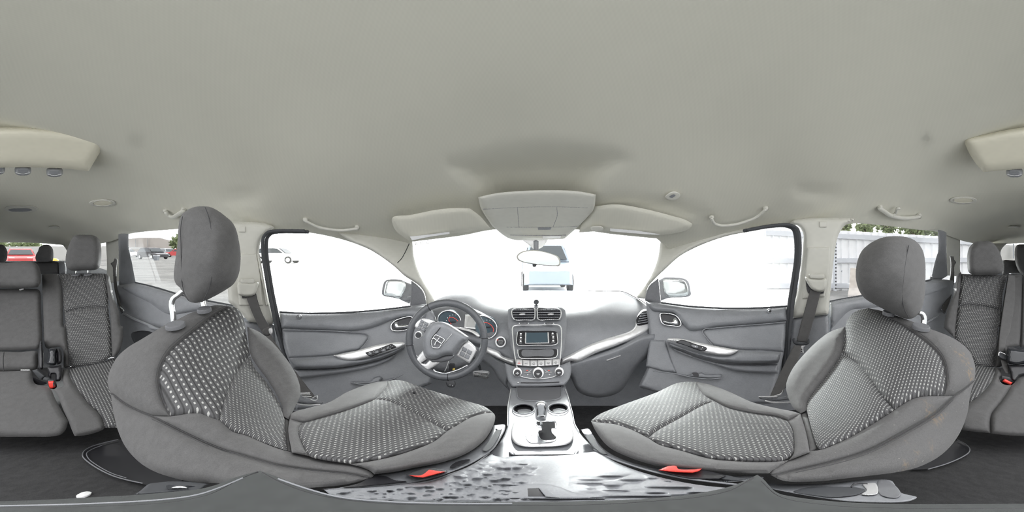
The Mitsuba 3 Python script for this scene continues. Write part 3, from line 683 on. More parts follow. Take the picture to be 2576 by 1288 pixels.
tube(t + '__seam', q('J', '1346 482 1300 522 1222 573 1100 683 900 803 700 908 500 973 250 1033 110 1062'), nearer(RB, .018), .9, 'm_seam')
tube(t + '__top_stitch', q('J', '790 88 900 128 1010 192 1095 258 1155 332 1182 415 1190 490'), nearer(RB, .066), .7, 'm_seam')
tube(t + '__top_stitch', q('J', '1215 600 1105 702 900 824 700 926 500 990 250 1046'), nearer(RB, .06), .7, 'm_seam')
HR = dep([(2160, 690, 2.22), (2240, 600, 2.18), (2270, 690, 2.13), (2290, 790, 2.2), (2325, 700, 2.22), (2200, 740, 2.2), (2180, 620, 2.24), (2310, 620, 2.24)])
pad(t + '__headrest', q('G', '890 227 1000 239 1060 270 1105 330 1126 420 1129 560 1121 700 1092 800 1050 850 1000 866 950 856 860 816 740 756 660 706 620 652 596 580 591 510 604 420 639 340 700 284 790 240'), HR, 'm_fabric', .10, 46, .13, 6, shrink=.10)
tube(t + '__headrest_seam', q('G', '1000 300 975 420 960 540 950 650 955 740 970 800 1000 856'), nearer(HR, .098), 1.0, 'm_seam')
tell(tube(t + '__post', q('G', '1075 815 1105 830 1118 865 1112 915'), 2.2, 6, 'm_chrome', step=3, sides=14), 'bent chrome post')
for x, y, r in ((1095, 925, 21.5), (845, 818, 16)):
    c = q('G', f'{x} {y}')[0]
    tell(add(t + '__post_collar', lathe([(0, -.010), (r * 1.8 / 1288, -.010), (r * 1.8 / 1288, .002), (r * 1.66 / 1288, .006), (0, .006)], at(c[0], c[1], float(RB(c[0], c[1])) - .05), (-.03, -.30, .95)), 'm_plastic_dark', smooth=35), 'round black post collar')

# seat rails and side trims, with the belt buckles
RAILL = nearer(flat(.36), 0)
t = thing('seat_rail', 'grey plastic seat side trim between driver seat and centre console', 'seat trim')
pad(t + '__cover', q('F', '2128 565* 2225 560 2225 600 2200 650 2130 760 2020 840 1900 905 1750 965 1600 1015 1400 1055 1200 1075 900 1095 690 1098* 870 1080 1110 1010 1135 978 1300 955 1500 915 1700 876 1900 806 2050 700 2100 630'), flat(.395), 'm_plastic', .012, 6, .06, 6)
pad(t + '__slot', q('F', '2150 575 2200 572 2190 600 2150 590'), flat(.409), 'm_black', 0, 2, .02, 4)
pad(t + '__slot', q('F', '1765 915 1800 880 1900 848 1935 850 1900 870 1850 890 1800 912'), flat(.409), 'm_black', 0, 2, .02, 4)
pad(t + '__slot', q('F', '2040 770 2090 700 2160 600 2190 605 2170 660 2120 740 2070 778'), flat(.409), 'm_rubber', 0, 2, .02, 4)
pad(t + '__pocket', q('F', '1120 985* 1230 990 1300 1020 1400 1030* 1200 1055 900 1082* 870 1080 1000 1050'), flat(.409), 'm_black', 0, 3, .02, 4)
t = thing('seat_rail', 'grey plastic seat side trim between passenger seat and centre console', 'seat trim')
pad(t + '__cover', q('S', '70 600* 140 595 170 640 260 760 450 860 700 920 1000 965 1300 985 1560 985 1600 1000 1540 1020* 1200 1040 900 1000 650 950 400 870 200 770 110 660'), flat(.395), 'm_plastic', .012, 6, .06, 6)
pad(t + '__slot', q('S', '80 612 140 606 160 630 110 640'), flat(.409), 'm_black', 0, 2, .02, 4)
pad(t + '__slot', q('S', '115 645 165 640 220 740 290 800 250 800 160 720'), flat(.409), 'm_rubber', 0, 2, .02, 4)
t = thing('belt_buckle', 'black belt buckle with red release button beside the driver seat', 'seat belt buckle')
pad(t + '__housing', q('F', '1400 978* 1480 945 1560 922 1640 922 1735 940* 1745 955 1700 975 1540 1003 1440 1000'), flat(.425), 'm_black', .01, 3, .04, 4)
tell(pad(t + '__button', q('F', '1425 982* 1530 978 1590 935* 1725 952* 1540 1002* 1480 995'), flat(.437), 'm_red', .012, 3, .02, 4), 'red release button')
t = thing('belt_buckle', 'black belt buckle with red release button beside the passenger seat', 'seat belt buckle')
pad(t + '__housing', q('S', '712 938* 780 905 1080 922* 1200 960 1280 985 1220 1015* 1000 1010 800 970'), flat(.425), 'm_black', .012, 4, .04, 4)
tell(pad(t + '__button', q('S', '720 940* 790 908 870 905 880 925 1000 932 1080 925* 1060 945 1000 962* 850 955'), flat(.437), 'm_red', .012, 3, .02, 4), 'red release button')
tell(pad(t + '__stalk', q('S', '1225 1000* 1260 980 1400 1005* 1470 1010 1400 1025 1250 1015'), flat(.42), 'm_rubber', .01, 3, .03, 4), 'short black stalk')

# ------------------------------------------------------------------ rear bench
RL = dep([(104, 690, 3.42), (290, 690, 3.42), (150, 926, 3.08), (300, 926, 3.08), (-70, 690, 3.42), (-70, 930, 3.08)])
RC = dep([(0, 926, 3.08), (290, 915, 3.1), (0, 1050, 2.66), (160, 1050, 2.66), (280, 1050, 2.66), (0, 1100, 2.58), (250, 1100, 2.58), (-70, 926, 3.08), (-70, 1100, 2.58)])
t = thing('rear_seat', 'left outer seat of the rear bench, woven centre, headrest raised', 'car seat')
pad(t + '__inner_side', q('A', '424 768* 460 762 590 763* 612 815 630 900 636 1000 645 1288') + q('C', '655 40 682 250 702 470 700 492* 645 502* 625 300 470 305 448 240 440 0'), RL, 'm_fabric', .05, 14, .10, 6)
tell(pad(t + '__upper_panel', q('A', '593 764* 800 756 1062 758* 1080 840 1094 1000 1097 1104* 950 1099 800 1115 720 1132 650 1155* 640 1050 632 900 614 815'), RL, 'm_weave', .04, 12, .10, 6, weave=((.25, 1), 0.0084, 0.0140)), 'woven panel with pale stitch dashes')
tell(pad(t + '__lower_panel', q('A', '651 1156* 720 1133 800 1116 950 1100 1097 1105* 1105 1200') + q('C', '1115 50 1125 200 1132 382* 1050 440 950 470 830 490 708 508* 700 400 688 280 665 60'), RL, 'm_weave', .04, 12, .10, 6, weave=((.35, 1), 0.0084, 0.0140)), 'woven panel with pale stitch dashes')
pad(t + '__outer_side', q('A', '1062 758* 1100 775 1122 850 1140 950 1165 1040 1205 1140 1225 1288') + q('C', '1240 80 1248 170 1215 330 1160 395* 1134 384* 1126 200 1105 -180 1097 -190'), RL, 'm_fabric', .05, 12, .10, 6)
tell(pad(t + '__cushion_panel', q('C', '708 515* 830 497 950 472 1050 445 1165 400* 1190 700 1190 1112* 1058 1112* 1040 1030 1000 960 900 868 810 752 740 652 700 560'), RC, 'm_weave', .04, 14, .10, 6, weave=((.5, 1), 0.0123, 0.0169)), 'woven panel with pale stitch dashes')
pad(t + '__cushion_side', q('C', '640 520* 692 516* 700 570 740 655 810 754 900 870 1000 965 1042 1040 1057 1118 1000 1150 900 1180 800 1195 755 1195* 725 1130 690 1040 640 930 590 800 545 725* 650 690* 628 600'), RC, 'm_fabric', .06, 14, .16, 6)
pad(t + '__headrest', q('A', '760 371 850 366 960 375 1005 415 1025 500 1021 640 1002 700 960 720 850 726 720 726 675 695 664 640 670 560 690 490 718 420'), 3.36, 'm_fabric', .09, 18, .12, 5, shrink=.10)
for x, y in ((768, 765), (888, 761)):
    tell(tube(t + '__post', q('A', f'{x} {y - 60} {x} {y}'), 3.4, 2.0, 'm_chrome'), 'chrome post')
    c = q('A', f'{x} {y}')[0]
    add(t + '__post_collar', lathe([(0, -.005), (8 * 3.36 / 1288, -.005), (8 * 3.36 / 1288, .003), (0, .004)], at(c[0], c[1] + 1, 3.37), (0, -.22, 1)), 'm_plastic_dark', smooth=35)
tell(pad(t + '__hook', q('A', '1120 925* 1143 925* 1140 960* 1122 958*'), 3.30, 'm_silver_matte', .005, 2, .02, 3), 'small pale catch')
tell(tube(t + '__pull_tab', q('C', '665 500 700 492 722 494'), 3.02, 1.6, 'm_chrome'), 'silver catch')
tell(tube(t + '__pull_tab', q('C', '1095 412 1120 404 1155 402'), 3.02, 1.3, 'm_chrome'), 'silver catch')

t = thing('rear_seat', 'narrow middle seat of the rear bench at the left edge, low headrest pad', 'car seat')
pad(t + '__headrest', q('px', '-70 660* -20 659 14 661 50 658 84 659 97 669 103 689 103 711 97 721 82 724 5 724 -70 720*'), dep([(-70, 690, 3.3), (103, 660, 3.3), (103, 724, 3.25)]), 'm_fabric', .07, 20, .12, 6)
pad(t + '__backrest', q('px', '-70 727* 5 726 60 726 97 729 101 735 103 780 106 855 104 868 95 878* 60 880 0 881 -70 880*'), RL, 'm_fabric', .06, 14, .10, 6)
pad(t + '__armrest_roll', q('C', '-300 340* 20 340 200 345 375 340 384 400 387 470 380 510 340 528 200 535 20 538 -300 538*'), RL, 'm_fabric', .08, 16, .10, 6)
tube(t + '__armrest_seam', q('C', '40 345 32 420 36 536'), nearer(RL, .075), 1, 'm_seam')
pad(t + '__cushion', q('C', '-300 545* 50 540 200 535 315 530* 335 620 350 660 380 675 440 686 500 710 525 735* 560 820 620 930 675 1020 690 1040* 672 1120 620 1178 540 1198 300 1202 -300 1205*'), RC, 'm_fabric', .06, 18, .16, 7)
pad(t + '__hinge', q('C', '405 232 425 228 430 300 440 340 442 450 432 520 400 515 388 440 390 340 398 290'), nearer(RL, .06), 'm_black', .03, 6, .06, 5)
tell(tube(t + '__cushion_loop', q('C', '212 527 300 527'), 3.0, 1.3, 'm_white'), 'pale loop')
tell(pad(t + '__strap', q('A', '190 918* 240 905* 242 920* 200 930*'), 3.28, 'm_silver_matte', .006, 2, .02, 3), 'small pale pull strap')
h = pad(t + '__hinge_cover', q('C', '485 308* 565 305 570 380 568 470 500 478 470 462* 490 390'), nearer(RL, .10), 'm_gloss', .05, 8, .06, 5)
pad(h + '__end_cap', q('C', '572 310* 600 308 618 330 622 450 580 472* 574 400'), nearer(RL, .09), 'm_black', .04, 6, .06, 5)
pad(h + '__bracket', q('C', '480 492* 560 488 622 475* 622 600 600 640 560 640* 560 570* 520 570* 515 620 490 590'), nearer(RL, .10), 'm_black', .03, 6, .06, 5)
t = thing('belt_buckle', 'black belt buckle lying on the left rear cushion with its strap', 'seat belt buckle')
pad(t + '__housing', q('C', '325 532* 380 515* 470 588* 425 628* 400 615'), 2.94, 'm_rubber', .03, 6, .04, 4)
pad(t + '__well', q('C', '330 600 380 620 430 640 480 660 420 682 365 675 340 650'), 2.96, 'm_black', 0, 4, .02, 4)
tube(t + '__strap', q('C', '455 610 480 620 500 625'), 2.92, 5, 'm_rubber')
t = thing('belt_buckle', 'black belt buckle with bright red button on the left rear bench', 'seat belt buckle')
pad(t + '__housing', q('C', '480 650* 490 625 545 622* 570 660 575 700 545 722* 505 712'), 2.90, 'm_black', .01, 4, .05, 4)
tell(pad(t + '__button', q('C', '486 642* 543 634* 563 700* 522 718* 500 702'), 2.88, 'm_red', .015, 4, .03, 4), 'red release button')
tell(pad(t + '__button_slot', q('C', '535 655* 548 650* 555 690* 540 695*'), 2.855, 'm_black', 0, 2, .01, 3), 'dark slot')

RR = dep([(2640, 690, 3.42), (2410, 690, 3.42), (2520, 926, 3.08), (2420, 926, 3.08), (2380, 800, 3.3), (2640, 926, 3.08)])
RCR = dep([(2640, 926, 3.08), (2440, 920, 3.1), (2640, 1050, 2.66), (2430, 1030, 2.7), (2640, 1100, 2.58), (2400, 1085, 2.62)])
t = thing('rear_seat', 'right outer seat of the rear bench, woven centre, headrest raised', 'car seat')
pad(t + '__outer_side', q('H', '605 692* 650 662 655 680* 650 780 635 900 622 1000* 610 1100 595 1288') + q('I', '590 130* 460 0*') + q('H', '470 1240 492 1130 520 1020 570 900 595 790'), RR, 'm_fabric', .05, 12, .10, 6)
tell(pad(t + '__upper_panel', q('H', '655 680* 850 690 1000 692 1122 690* 1100 770 1070 900 1060 1050* 950 1020 800 998 700 998 624 1008* 632 900 645 780'), RR, 'm_weave', .04, 12, .10, 6, weave=((-.15, 1), 0.0084, 0.0140)), 'woven panel with pale stitch dashes')
tell(pad(t + '__lower_panel', q('H', '622 1010* 700 1000 800 1000 950 1022 1060 1052* 1052 1288') + q('I', '1035 0 1012 200 990 415* 900 412 800 392* 700 250 590 125 592 0'), RR, 'm_weave', .04, 12, .10, 6, weave=((-.35, 1), 0.0081, 0.0131)), 'woven panel with pale stitch dashes')
pad(t + '__inner_side', q('H', '1122 690* 1268 690* 1270 1000 1258 1288') + q('I', '1245 200* 1120 215* 1110 300 1060 410 1000 420* 992 410* 1014 200 1040 0'), RR, 'm_fabric', .04, 10, .10, 6)
tell(pad(t + '__cushion_panel', q('I', '790 395* 900 414 995 420* 985 500 920 605 830 705 735 778* 720 700* 740 520'), RCR, 'm_weave', .04, 12, .10, 6, weave=((-.5, 1), 0.0116, 0.0149)), 'woven panel with pale stitch dashes')
pad(t + '__cushion_side', q('I', '1000 425* 1050 435* 1058 500 1040 570 1070 590 1155 600* 1110 680 1050 770 960 890 945 960 948 1085* 800 1072 650 1052* 600 900* 735 780* 835 705 925 606 988 500'), RCR, 'm_fabric', .06, 14, .16, 6)
pad(t + '__headrest', q('H', '800 354 880 349 950 352 1005 400 1045 465 1066 540 1076 600 1070 660 1030 684 900 692 760 686 725 655 714 590 713 490 740 405'), 3.36, 'm_fabric', .09, 18, .12, 5, shrink=.10)
tell(pad(t + '__hook', q('H', '578 825* 608 828* 602 860* 584 852*'), 3.22, 'm_silver_matte', .005, 2, .02, 3), 'small pale catch')
t = thing('rear_seat', 'middle seat of the rear bench at the right edge of the view', 'car seat')
pad(t + '__backrest', q('H', '1274 690* 1600 690*') + q('I', '1600 210* 1250 215* 1256 0'), RR, 'm_fabric', .05, 10, .10, 6)
pad(t + '__cushion', q('I', '1158 602* 1200 570 1240 515 1300 495 1600 490* 1600 1120* 1288 1115 1100 1105 950 1088* 948 960 962 890 1052 770 1112 680'), RCR, 'm_fabric', .06, 14, .16, 6)
tell(tube(t + '__release_bar', q('H', '1135 680 1200 678 1270 684'), 3.36, 2.2, 'm_chrome'), 'silver release bar')
h = pad(t + '__hinge_cover', q('I', '1115 215* 1180 220 1240 232 1600 245* 1600 380* 1288 384 1220 395 1170 390 1120 370'), nearer(RR, .10), 'm_gloss', .05, 10, .06, 5)
pad(h + '__bracket', q('I', '1120 390* 1175 395 1600 390* 1600 490* 1240 510 1200 560 1160 545 1150 480*'), nearer(RR, .09), 'm_black', .03, 6, .06, 5)
t = thing('belt_buckle', 'black belt buckle with bright red button on the right rear bench', 'seat belt buckle')
pad(t + '__housing', q('I', '1045 560* 1060 500* 1150 520 1200 560 1175 590* 1150 605* 1070 585'), 2.94, 'm_black', .01, 4, .05, 4)
tell(pad(t + '__button', q('I', '1066 562* 1092 534* 1172 574* 1150 600*'), 2.91, 'm_red', .015, 4, .03, 4), 'red release button')
t = thing('seat_belt', 'grey lap and shoulder belt over the inner edge of the right rear seat', 'seat belt')
pad(t + '__webbing', q('H', '1130 692* 1200 698* 1192 1000 1160 1180 1138 1288') + q('I', '1112 120 1092 260* 1030 262* 1040 100'), nearer(RR, .075), 'm_fabric', .006, 3, .012, 6)
pad(t + '__lower_webbing', q('I', '1050 335* 1120 350* 1130 420 1140 490 1100 480* 1070 420'), nearer(RR, .085), 'm_belt', .006, 3, .012, 6)
tell(pad(t + '__tongue', q('I', '1030 268 1045 258 1130 292 1142 285 1145 310 1130 345 1035 315'), nearer(RR, .10), 'm_rubber', .01, 4, .02, 4), 'black belt tongue')
tell(tube(t + '__tongue_edge', q('I', '1032 300 1036 265 1130 298 1140 290'), nearer(RR, .125), 1.2, 'm_chrome'), 'chrome edge')

# third row
t = thing('third_row_seat', 'dark third-row seats behind the left side of the bench, headrest before the red car', 'car seat')
pad(t + '__backrest', q('A', '-200 640* 200 640 380 638 560 634 590 645 600 765* -200 765*'), 4.15, 'm_fabric', .05, 8, .12, 6)
pad(t + '__side_trim', q('A', '592 640* 655 638 672 700 670 765* 598 765*'), 4.12, 'm_plastic', .03, 6, .12, 6)
pad(t + '__headrest', q('A', '385 530 400 490 440 468 495 468 530 500 541 560 535 630* 470 640 370 636* 358 600 365 565'), 4.05, 'm_fabric', .08, 10, .12, 5, shrink=.1)
pad(t + '__headrest', q('A', '-120 640* -120 470* -20 464 30 466 62 500 76 550 72 600 60 630 40 660*'), 4.05, 'm_fabric', .08, 10, .12, 5, shrink=.1)
t = thing('third_row_seat', 'dark third-row seat behind the right side of the bench, headrest cut by the frame', 'car seat')
pad(t + '__backrest', q('H', '1072 548* 1090 540 1200 545 1500 548* 1500 700* 1068 700*'), 4.15, 'm_fabric', .05, 8, .12, 6)
pad(t + '__headrest', q('H', '1196 540* 1192 480 1198 420 1222 386 1260 382 1500 384* 1500 680* 1260 680 1210 600'), 4.05, 'm_fabric', .08, 10, .12, 5, shrink=.1)

# ------------------------------------------------------------------ dashboard
DASH = dep([(1085, 752, 3.30), (1350, 731, 3.50), (1600, 740, 3.38), (1350, 770, 3.02), (1200, 775, 3.05), (1490, 795, 2.98), (1610, 790, 3.08), (1655, 830, 3.05), (1450, 895, 2.86),
            (1250, 890, 2.86), (1100, 830, 3.0), (1560, 870, 2.92), (1350, 900, 2.84)])
t = thing('dashboard', 'grey dashboard across the cabin below the windscreen', 'dashboard')
pad(t + '__top_pad', q('px', '1078 764* 1120 745 1180 737 1260 732 1400 731 1520 732 1572 735* 1600 750 1624 768 1640 792 1652 822 1658 850* 1610 862 1556 868 1498 889 1437 908 1409 916* 1295 912* 1256 890 1228 878 1150 850 1085 850*'), DASH, 'm_plastic', .03, 10, .10, 8)
tube(t + '__top_seam', q('R', '100 597 220 600 330 603 400 635 450 662 485 690'), nearer(DASH, .03), .7, 'm_seam')
LOW = dep([(1100, 860, 2.98), (1290, 915, 2.86), (1090, 1000, 3.2), (1290, 1000, 2.85), (1430, 910, 2.86), (1655, 860, 2.98), (1450, 1000, 2.95), (1640, 980, 3.15), (1550, 900, 2.90)])
pad(t + '__lower_panel_left', q('px', '1085 850* 1150 855 1227 882 1250 900 1272 911 1295 920* 1290 940 1277 960 1283 985* 1255 955 1235 925 1200 905 1085 900*'), LOW, 'm_plastic', .03, 8, .08, 7)
pad(t + '__glovebox', q('px', '1410 918* 1433 910 1498 892 1556 872 1611 846 1650 838* 1658 870 1650 885 1622 905 1600 925 1560 985 1500 1000 1455 985 1436 950*'), LOW, 'm_plastic', .05, 14, .08, 7)
tell(pad(t + '__glovebox_latch', q('R', '218 1045* 315 1012* 312 1022* 222 1054*'), nearer(LOW, .05), 'm_silver_matte', .008, 2, .02, 4), 'slim grey latch')
tell(pad(t + '__silver_trim_right', q('P', '868 912* 885 838* 1000 782 1196 682') + q('R', '200 912 380 852 405 825 412 795 428 745 470 712 502 726 518 760 528 792 502 838 440 882 300 946 150 1001 30 1056') + q('P', '980 868'), nearer(DASH, .035), 'm_silver', .03, 7, .05, 5), 'bright silver trim strip')
tell(pad(t + '__silver_trim_left', q('px', '1222 872* 1256 885 1263 894 1281 901 1296 904* 1296 921* 1272 911 1248 900 1222 887*'), nearer(DASH, .035), 'm_silver', .03, 6, .05, 4), 'bright silver trim strip')
v = pad(t + '__side_vent', q('R', '415 780 450 735 490 728 512 765 516 790 480 812 420 818'), nearer(DASH, .07), 'm_black', 0, 3, .02, 4)
for k in range(5):
    a = k / 4
    tube(v + '__slat', q('R', f'{420 + 22 * (1 - a)} {748 + 62 * a} {505 + 8 * a} {738 + 55 * a}'), nearer(DASH, .082), 1.3, 'm_plastic')
# instrument cluster
c = pad(t + '__cluster_hood', q('O', '300 420* 330 330 450 240 560 212 720 205 860 250 1000 310 1130 400 1150 470 1140 560 1080 610* 960 600 800 540 560 470'), nearer(DASH, .02), 'm_plastic_dark', .03, 9, .08, 5)
for (x, y, r, s) in ((600, 400, 133, '470 430 468 370 500 315 560 285 630 290 700 335 733 400 735 455 700 500'), (1030, 470, 128, '930 350 985 340 1050 360 1110 400 1146 460 1140 540 1095 590 1050 608')):
    u, vv, _ = q('O', f'{x} {y}')[0]
    gy_ = float(DASH(u, vv)) - .062
    g = add(c + '__gauge', lathe([(0, 0), (r / 4.6 * gy_ / 1288, 0), (r / 4.6 * gy_ / 1288, .01), (0, .01)], at(u, vv, gy_)), 'm_screen', smooth=35)
    tell(tube(c + '__gauge_rim', q('O', s), gy_ - .016, 2.2, 'm_chrome'), 'chrome gauge rim')
    ang = np.linspace(-.5, 4.2, 24)
    x2, y2 = (x + 55, y + 15) if x < 800 else (x + 20, y + 5)
    tell(tube(c + '__gauge_ring', [q('O', f'{x2 + 62 * math.cos(w)} {y2 - 56 * math.sin(w - .6)}')[0] for w in ang], gy_ - .014, 1.0, 'm_redprint'), 'red scale ring')
    tube(c + '__needle', q('O', f'{x2 - 60} {y2 + 2} {x2 - 20} {y2 - 2} {x2 + 25} {y2}'), gy_ - .016, 1.3, 'm_black')
    for w in np.linspace(-.2, 3.3, 10):
        e = q('O', f'{x2 + 92 * math.cos(w)} {y2 - 84 * math.sin(w)}')[0]
        knob(c + '__dial_mark', e[0], e[1], gy_ - .011, 1.1, 'm_silver_matte', .002)
tell(pad(c + '__display_frame', q('O', '785 328* 905 330* 925 480* 905 500* 770 480*'), nearer(DASH, .065), 'm_silver', .006, 3, .03, 4), 'silver display frame')
tell(pad(c + '__display', q('O', '815 350* 880 345* 900 470* 795 470*'), nearer(DASH, .075), 'm_silver_matte', 0, 2, .01, 4), 'pale display')
tell(pad(c + '__cluster_trim', q('O', '640 470 780 485 930 540 955 580 930 590 860 540 740 505'), nearer(DASH, .085), 'm_silver', .01, 3, .03, 4), 'silver trim below the gauges')
v = tell(pad(t + '__driver_vent', q('O', '302 350 315 315 400 318 440 360 450 410 400 400'), nearer(DASH, .05), 'm_silver', .01, 3, .03, 4), 'silver vent left of the gauges')
for k in range(3):
    tube(v + '__slat', q('O', f'{315 + 4 * k} {340 + 16 * k} {380 + 12 * k} {345 + 18 * k} {420 + 8 * k} {385 + 8 * k}'), nearer(DASH, .075), 1.3, 'm_black')
SB = float(DASH(1259.5, 860)) - .045
b = knob(t + '__start_button', 1259.5, 860, SB, 14, 'm_silver', .012)
tell(b, 'round start button with a silver ring')
knob(b + '__face', 1259.5, 860, SB - .014, 10, 'm_black', .008)
write(b + '__lettering', 'ENGINE', 1259.5, 857, SB - .026, 2.6, 'm_silver_matte')
write(b + '__lettering', 'START', 1259.5, 861, SB - .026, 2.6, 'm_silver_matte')
write(b + '__lettering', 'STOP', 1259.5, 865, SB - .026, 2.6, 'm_silver_matte')
knob(b + '__light', 1252, 855, SB - .022, 1.8, 'm_redprint', .004)
# centre stack
ST = dep([(1290, 775, 2.90), (1415, 775, 2.90), (1350, 900, 2.70), (1290, 965, 2.62), (1415, 965, 2.62)])
s = t + '__centre_stack'
pad(s, q('P', '268 270* 320 245 450 238 600 236 760 238 890 245 930 280* 945 450 925 700 882 842* 600 850 345 848* 300 720 265 450'), ST, 'm_plastic', .014, 7, .16, 6)
for n, (o, x0, x1) in enumerate((('315 275 350 256 450 253 572 254 578 300 574 370 560 388 460 390 350 388 318 355', 318, 575), ('608 255 720 254 840 258 875 280 878 340 860 380 750 385 635 390 612 375 607 310', 610, 877))):
    v = pad(s + '__vent', q('P', o), nearer(ST, .035), 'm_black', 0, 2, .01, 4)
    tell(tube(v + '__rim', q('P', o), nearer(ST, .042), 1.5, 'm_silver', closed=True), 'silver vent rim')
    for k in range(5):
        y = 270 + 28 * k
        pad(v + '__slat', q('P', f'{x0 + 4} {y}* {x1 - 4} {y - 1}* {x1 - 4} {y + 11}* {x0 + 4} {y + 12}*'), nearer(ST, .040), 'm_plastic', .01, 1.5, .012, 5)
    xm = 432 if n == 0 else 760
    tell(pad(v + '__tab', q('P', f'{xm - 36} 322 {xm} 315 {xm + 36} 320 {xm + 34} 332 {xm} 336 {xm - 34} 334'), nearer(ST, .06), 'm_silver_matte', .01, 2, .02, 3), 'grey vane tab')
    xw = 450 if n == 0 else 742
    pad(s + '__thumbwheel', q('P', f'{xw - 36} 420* {xw + 36} 417* {xw + 36} 440* {xw - 36} 442*'), nearer(ST, .045), 'm_plastic_dark', .01, 2, .02, 3)
    for dx in (-52, 52):
        pad(s + '__wheel_mark', q('P', f'{xw + dx - 7} 424* {xw + dx + 7} 424* {xw + dx + 7} 434* {xw + dx - 7} 434*'), nearer(ST, .036), 'm_white', 0, 1, .005, 2)
b = tell(tube(s + '__radio_frame', q('P', '372 940 355 860 335 720 320 560 318 490 328 465 360 454 600 450 840 448 868 460 882 490 885 600 880 720 868 850 856 938'), nearer(ST, .04), 1.6, 'm_silver'), 'thin silver frame line')
r = pad(s + '__radio', q('P', '372 560 378 530 400 520 600 518 800 520 828 530 836 580 840 640 832 668 800 674 600 680 400 682 372 672 366 640'), nearer(ST, .04), 'm_black', .008, 3, .02, 4)
tell(tube(r + '__rim', q('P', '378 530 368 600 368 660 385 682 600 682 820 674 840 655 838 600 832 545'), nearer(ST, .052), 1.1, 'm_silver'), 'thin silver rim')
tell(pad(r + '__screen', q('P', '478 538* 722 536* 730 652* 470 656*'), nearer(ST, .055), 'm_screen', .0, 2, .01, 5), 'dark blue-grey screen')
for o in ('464 535* 480 535* 476 660* 462 660*', '722 533* 738 533* 744 655* 728 657*', '464 655* 744 650* 744 662* 464 666*'):
    tell(pad(r + '__screen_edge', q('P', o), nearer(ST, .058), 'm_silver_matte', .004, 1.5, .01, 4), 'grey screen edge')
for k, (x, y) in enumerate(((415, 552), (415, 596), (413, 638), (783, 548), (790, 588), (790, 630))):
    u, vv, _ = q('P', f'{x} {y}')[0]
    pad(r + '__key_icon', [(u - 2.4, vv - 1.2), (u, vv - 2.4), (u + 2.4, vv - 1.2), (u + 1.8, vv + 1.4), (u - 1.8, vv + 1.4)], nearer(ST, .054), 'm_white', 0, 1, .005, 1.2)
    write(r + '__key_lettering', ('radio', 'player', 'media', 'phone', 'more', 'settings')[k], u, vv + 3.6, ST(np.array(u), np.array(vv)) - .056, 1.7, 'm_white')
pad(s + '__storage_bin', q('P', '392 745 420 732 600 728 800 725 832 735 832 790 815 818 700 828 600 832 430 830 400 810'), nearer(ST, .034), 'm_black', 0, 3, .01, 4)
tell(tube(s + '__bin_rim', q('P', '378 735 385 790 405 828 450 836 600 838 760 834 820 822 838 790 838 730'), nearer(ST, .046), 1.2, 'm_silver'), 'thin silver rim')
pad(s + '__bin_back', q('P', '430 745 600 740 790 738 788 800 600 808 432 805'), nearer(ST, .037), 'm_plastic_dark', 0, 3, .01, 4)
ky = [842, 850, 856, 856, 852, 846, 838]
for k in range(6):
    x0, x1 = 352 + 85 * k + 2, 352 + 85 * (k + 1) - 2
    y0, y1 = ky[k], ky[k + 1]
    key = tell(pad(s + '__key', q('P', f'{x0} {y0}* {x1} {y1}* {x1} {y1 + 72}* {x0} {y0 + 72}*'), nearer(ST, .045), 'm_silver_matte', .01, 2.5, .04, 3), 'pale key of the climate row')
    u, vv, _ = q('P', f'{(x0 + x1) / 2} {(y0 + y1) / 2 + 40}')[0]
    Yk = float(ST(np.array(u), np.array(vv))) - .06
    if k == 0:
        rod(key + '__hazard_mark', [at(u, vv - 3, Yk), at(u + 3, vv + 2.2, Yk), at(u - 3, vv + 2.2, Yk)], .0012, 'm_redprint', 6, closed=True)
    elif k == 1:
        write(key + '__lettering', 'A/C', u, vv, Yk, 3.6, 'm_grey_print')
    else:
        w = np.linspace(0, 6.28, 13)[:-1]
        rod(key + '__icon', [at(u + 3.2 * math.cos(a), vv - .5 + 1.8 * math.sin(a), Yk) for a in w], .0009, 'm_grey_print', 6, closed=True)
        rod(key + '__icon_bar', [at(u - 3, vv + 3, Yk), at(u + 3, vv + 3, Yk)], .0008, 'm_grey_print', 6)
p = pad(s + '__climate_panel', q('P', '228 885* 290 912 350 925 600 936 860 915 985 870* 1000 960 985 1050 955 1110 915 1148* 600 1165 315 1165* 275 1110 245 1020'), nearer(ST, .02), 'm_plastic', .014, 8, .10, 5)
for (x, y, rr) in ((375, 995, 11.5), (615, 1003, 14), (855, 990, 11.5)):
    u, vv, _ = q('P', f'{x} {y}')[0]
    Yk = float(ST(np.array(u), np.array(vv))) - .045
    k = tell(knob(s + '__climate_dial', u, vv, Yk, rr, 'm_silver', .03, axis=(0, -1, .25), rim=.9), 'round silver-edged dial')
    knob(k + '__dial_face', u, vv + 2, Yk - .033, rr * .74, 'm_black', .004, axis=(0, -1, .25))
    for dx, dy in ((-3, 0), (0, -1), (3, 0), (0, 2)):
        knob(k + '__dial_mark', u + dx, vv + 2.5 + dy, Yk - .039, 1.2, 'm_white', .002, axis=(0, -1, .25))
for x in (488, 740):
    tell(pad(s + '__warm_arrow', q('P', f'{x - 13} 980* {x} 966* {x + 13} 980*'), nearer(ST, .043), 'm_redprint', 0, 1, .004, 2), 'red arrow')
    tell(pad(s + '__cool_arrow', q('P', f'{x - 4} 1020* {x + 18} 1020* {x + 7} 1031*'), nearer(ST, .043), 'm_white', 0, 1, .004, 2), 'white arrow')
tube(s + '__key_line', q('P', '455 1000 530 998'), nearer(ST, .043), .6, 'm_silver_matte')
tube(s + '__key_line', q('P', '695 998 775 997'), nearer(ST, .043), .6, 'm_silver_matte')
tube(s + '__key_line', q('P', '540 965 520 985 500 990'), nearer(ST, .043), .8, 'm_silver_matte')
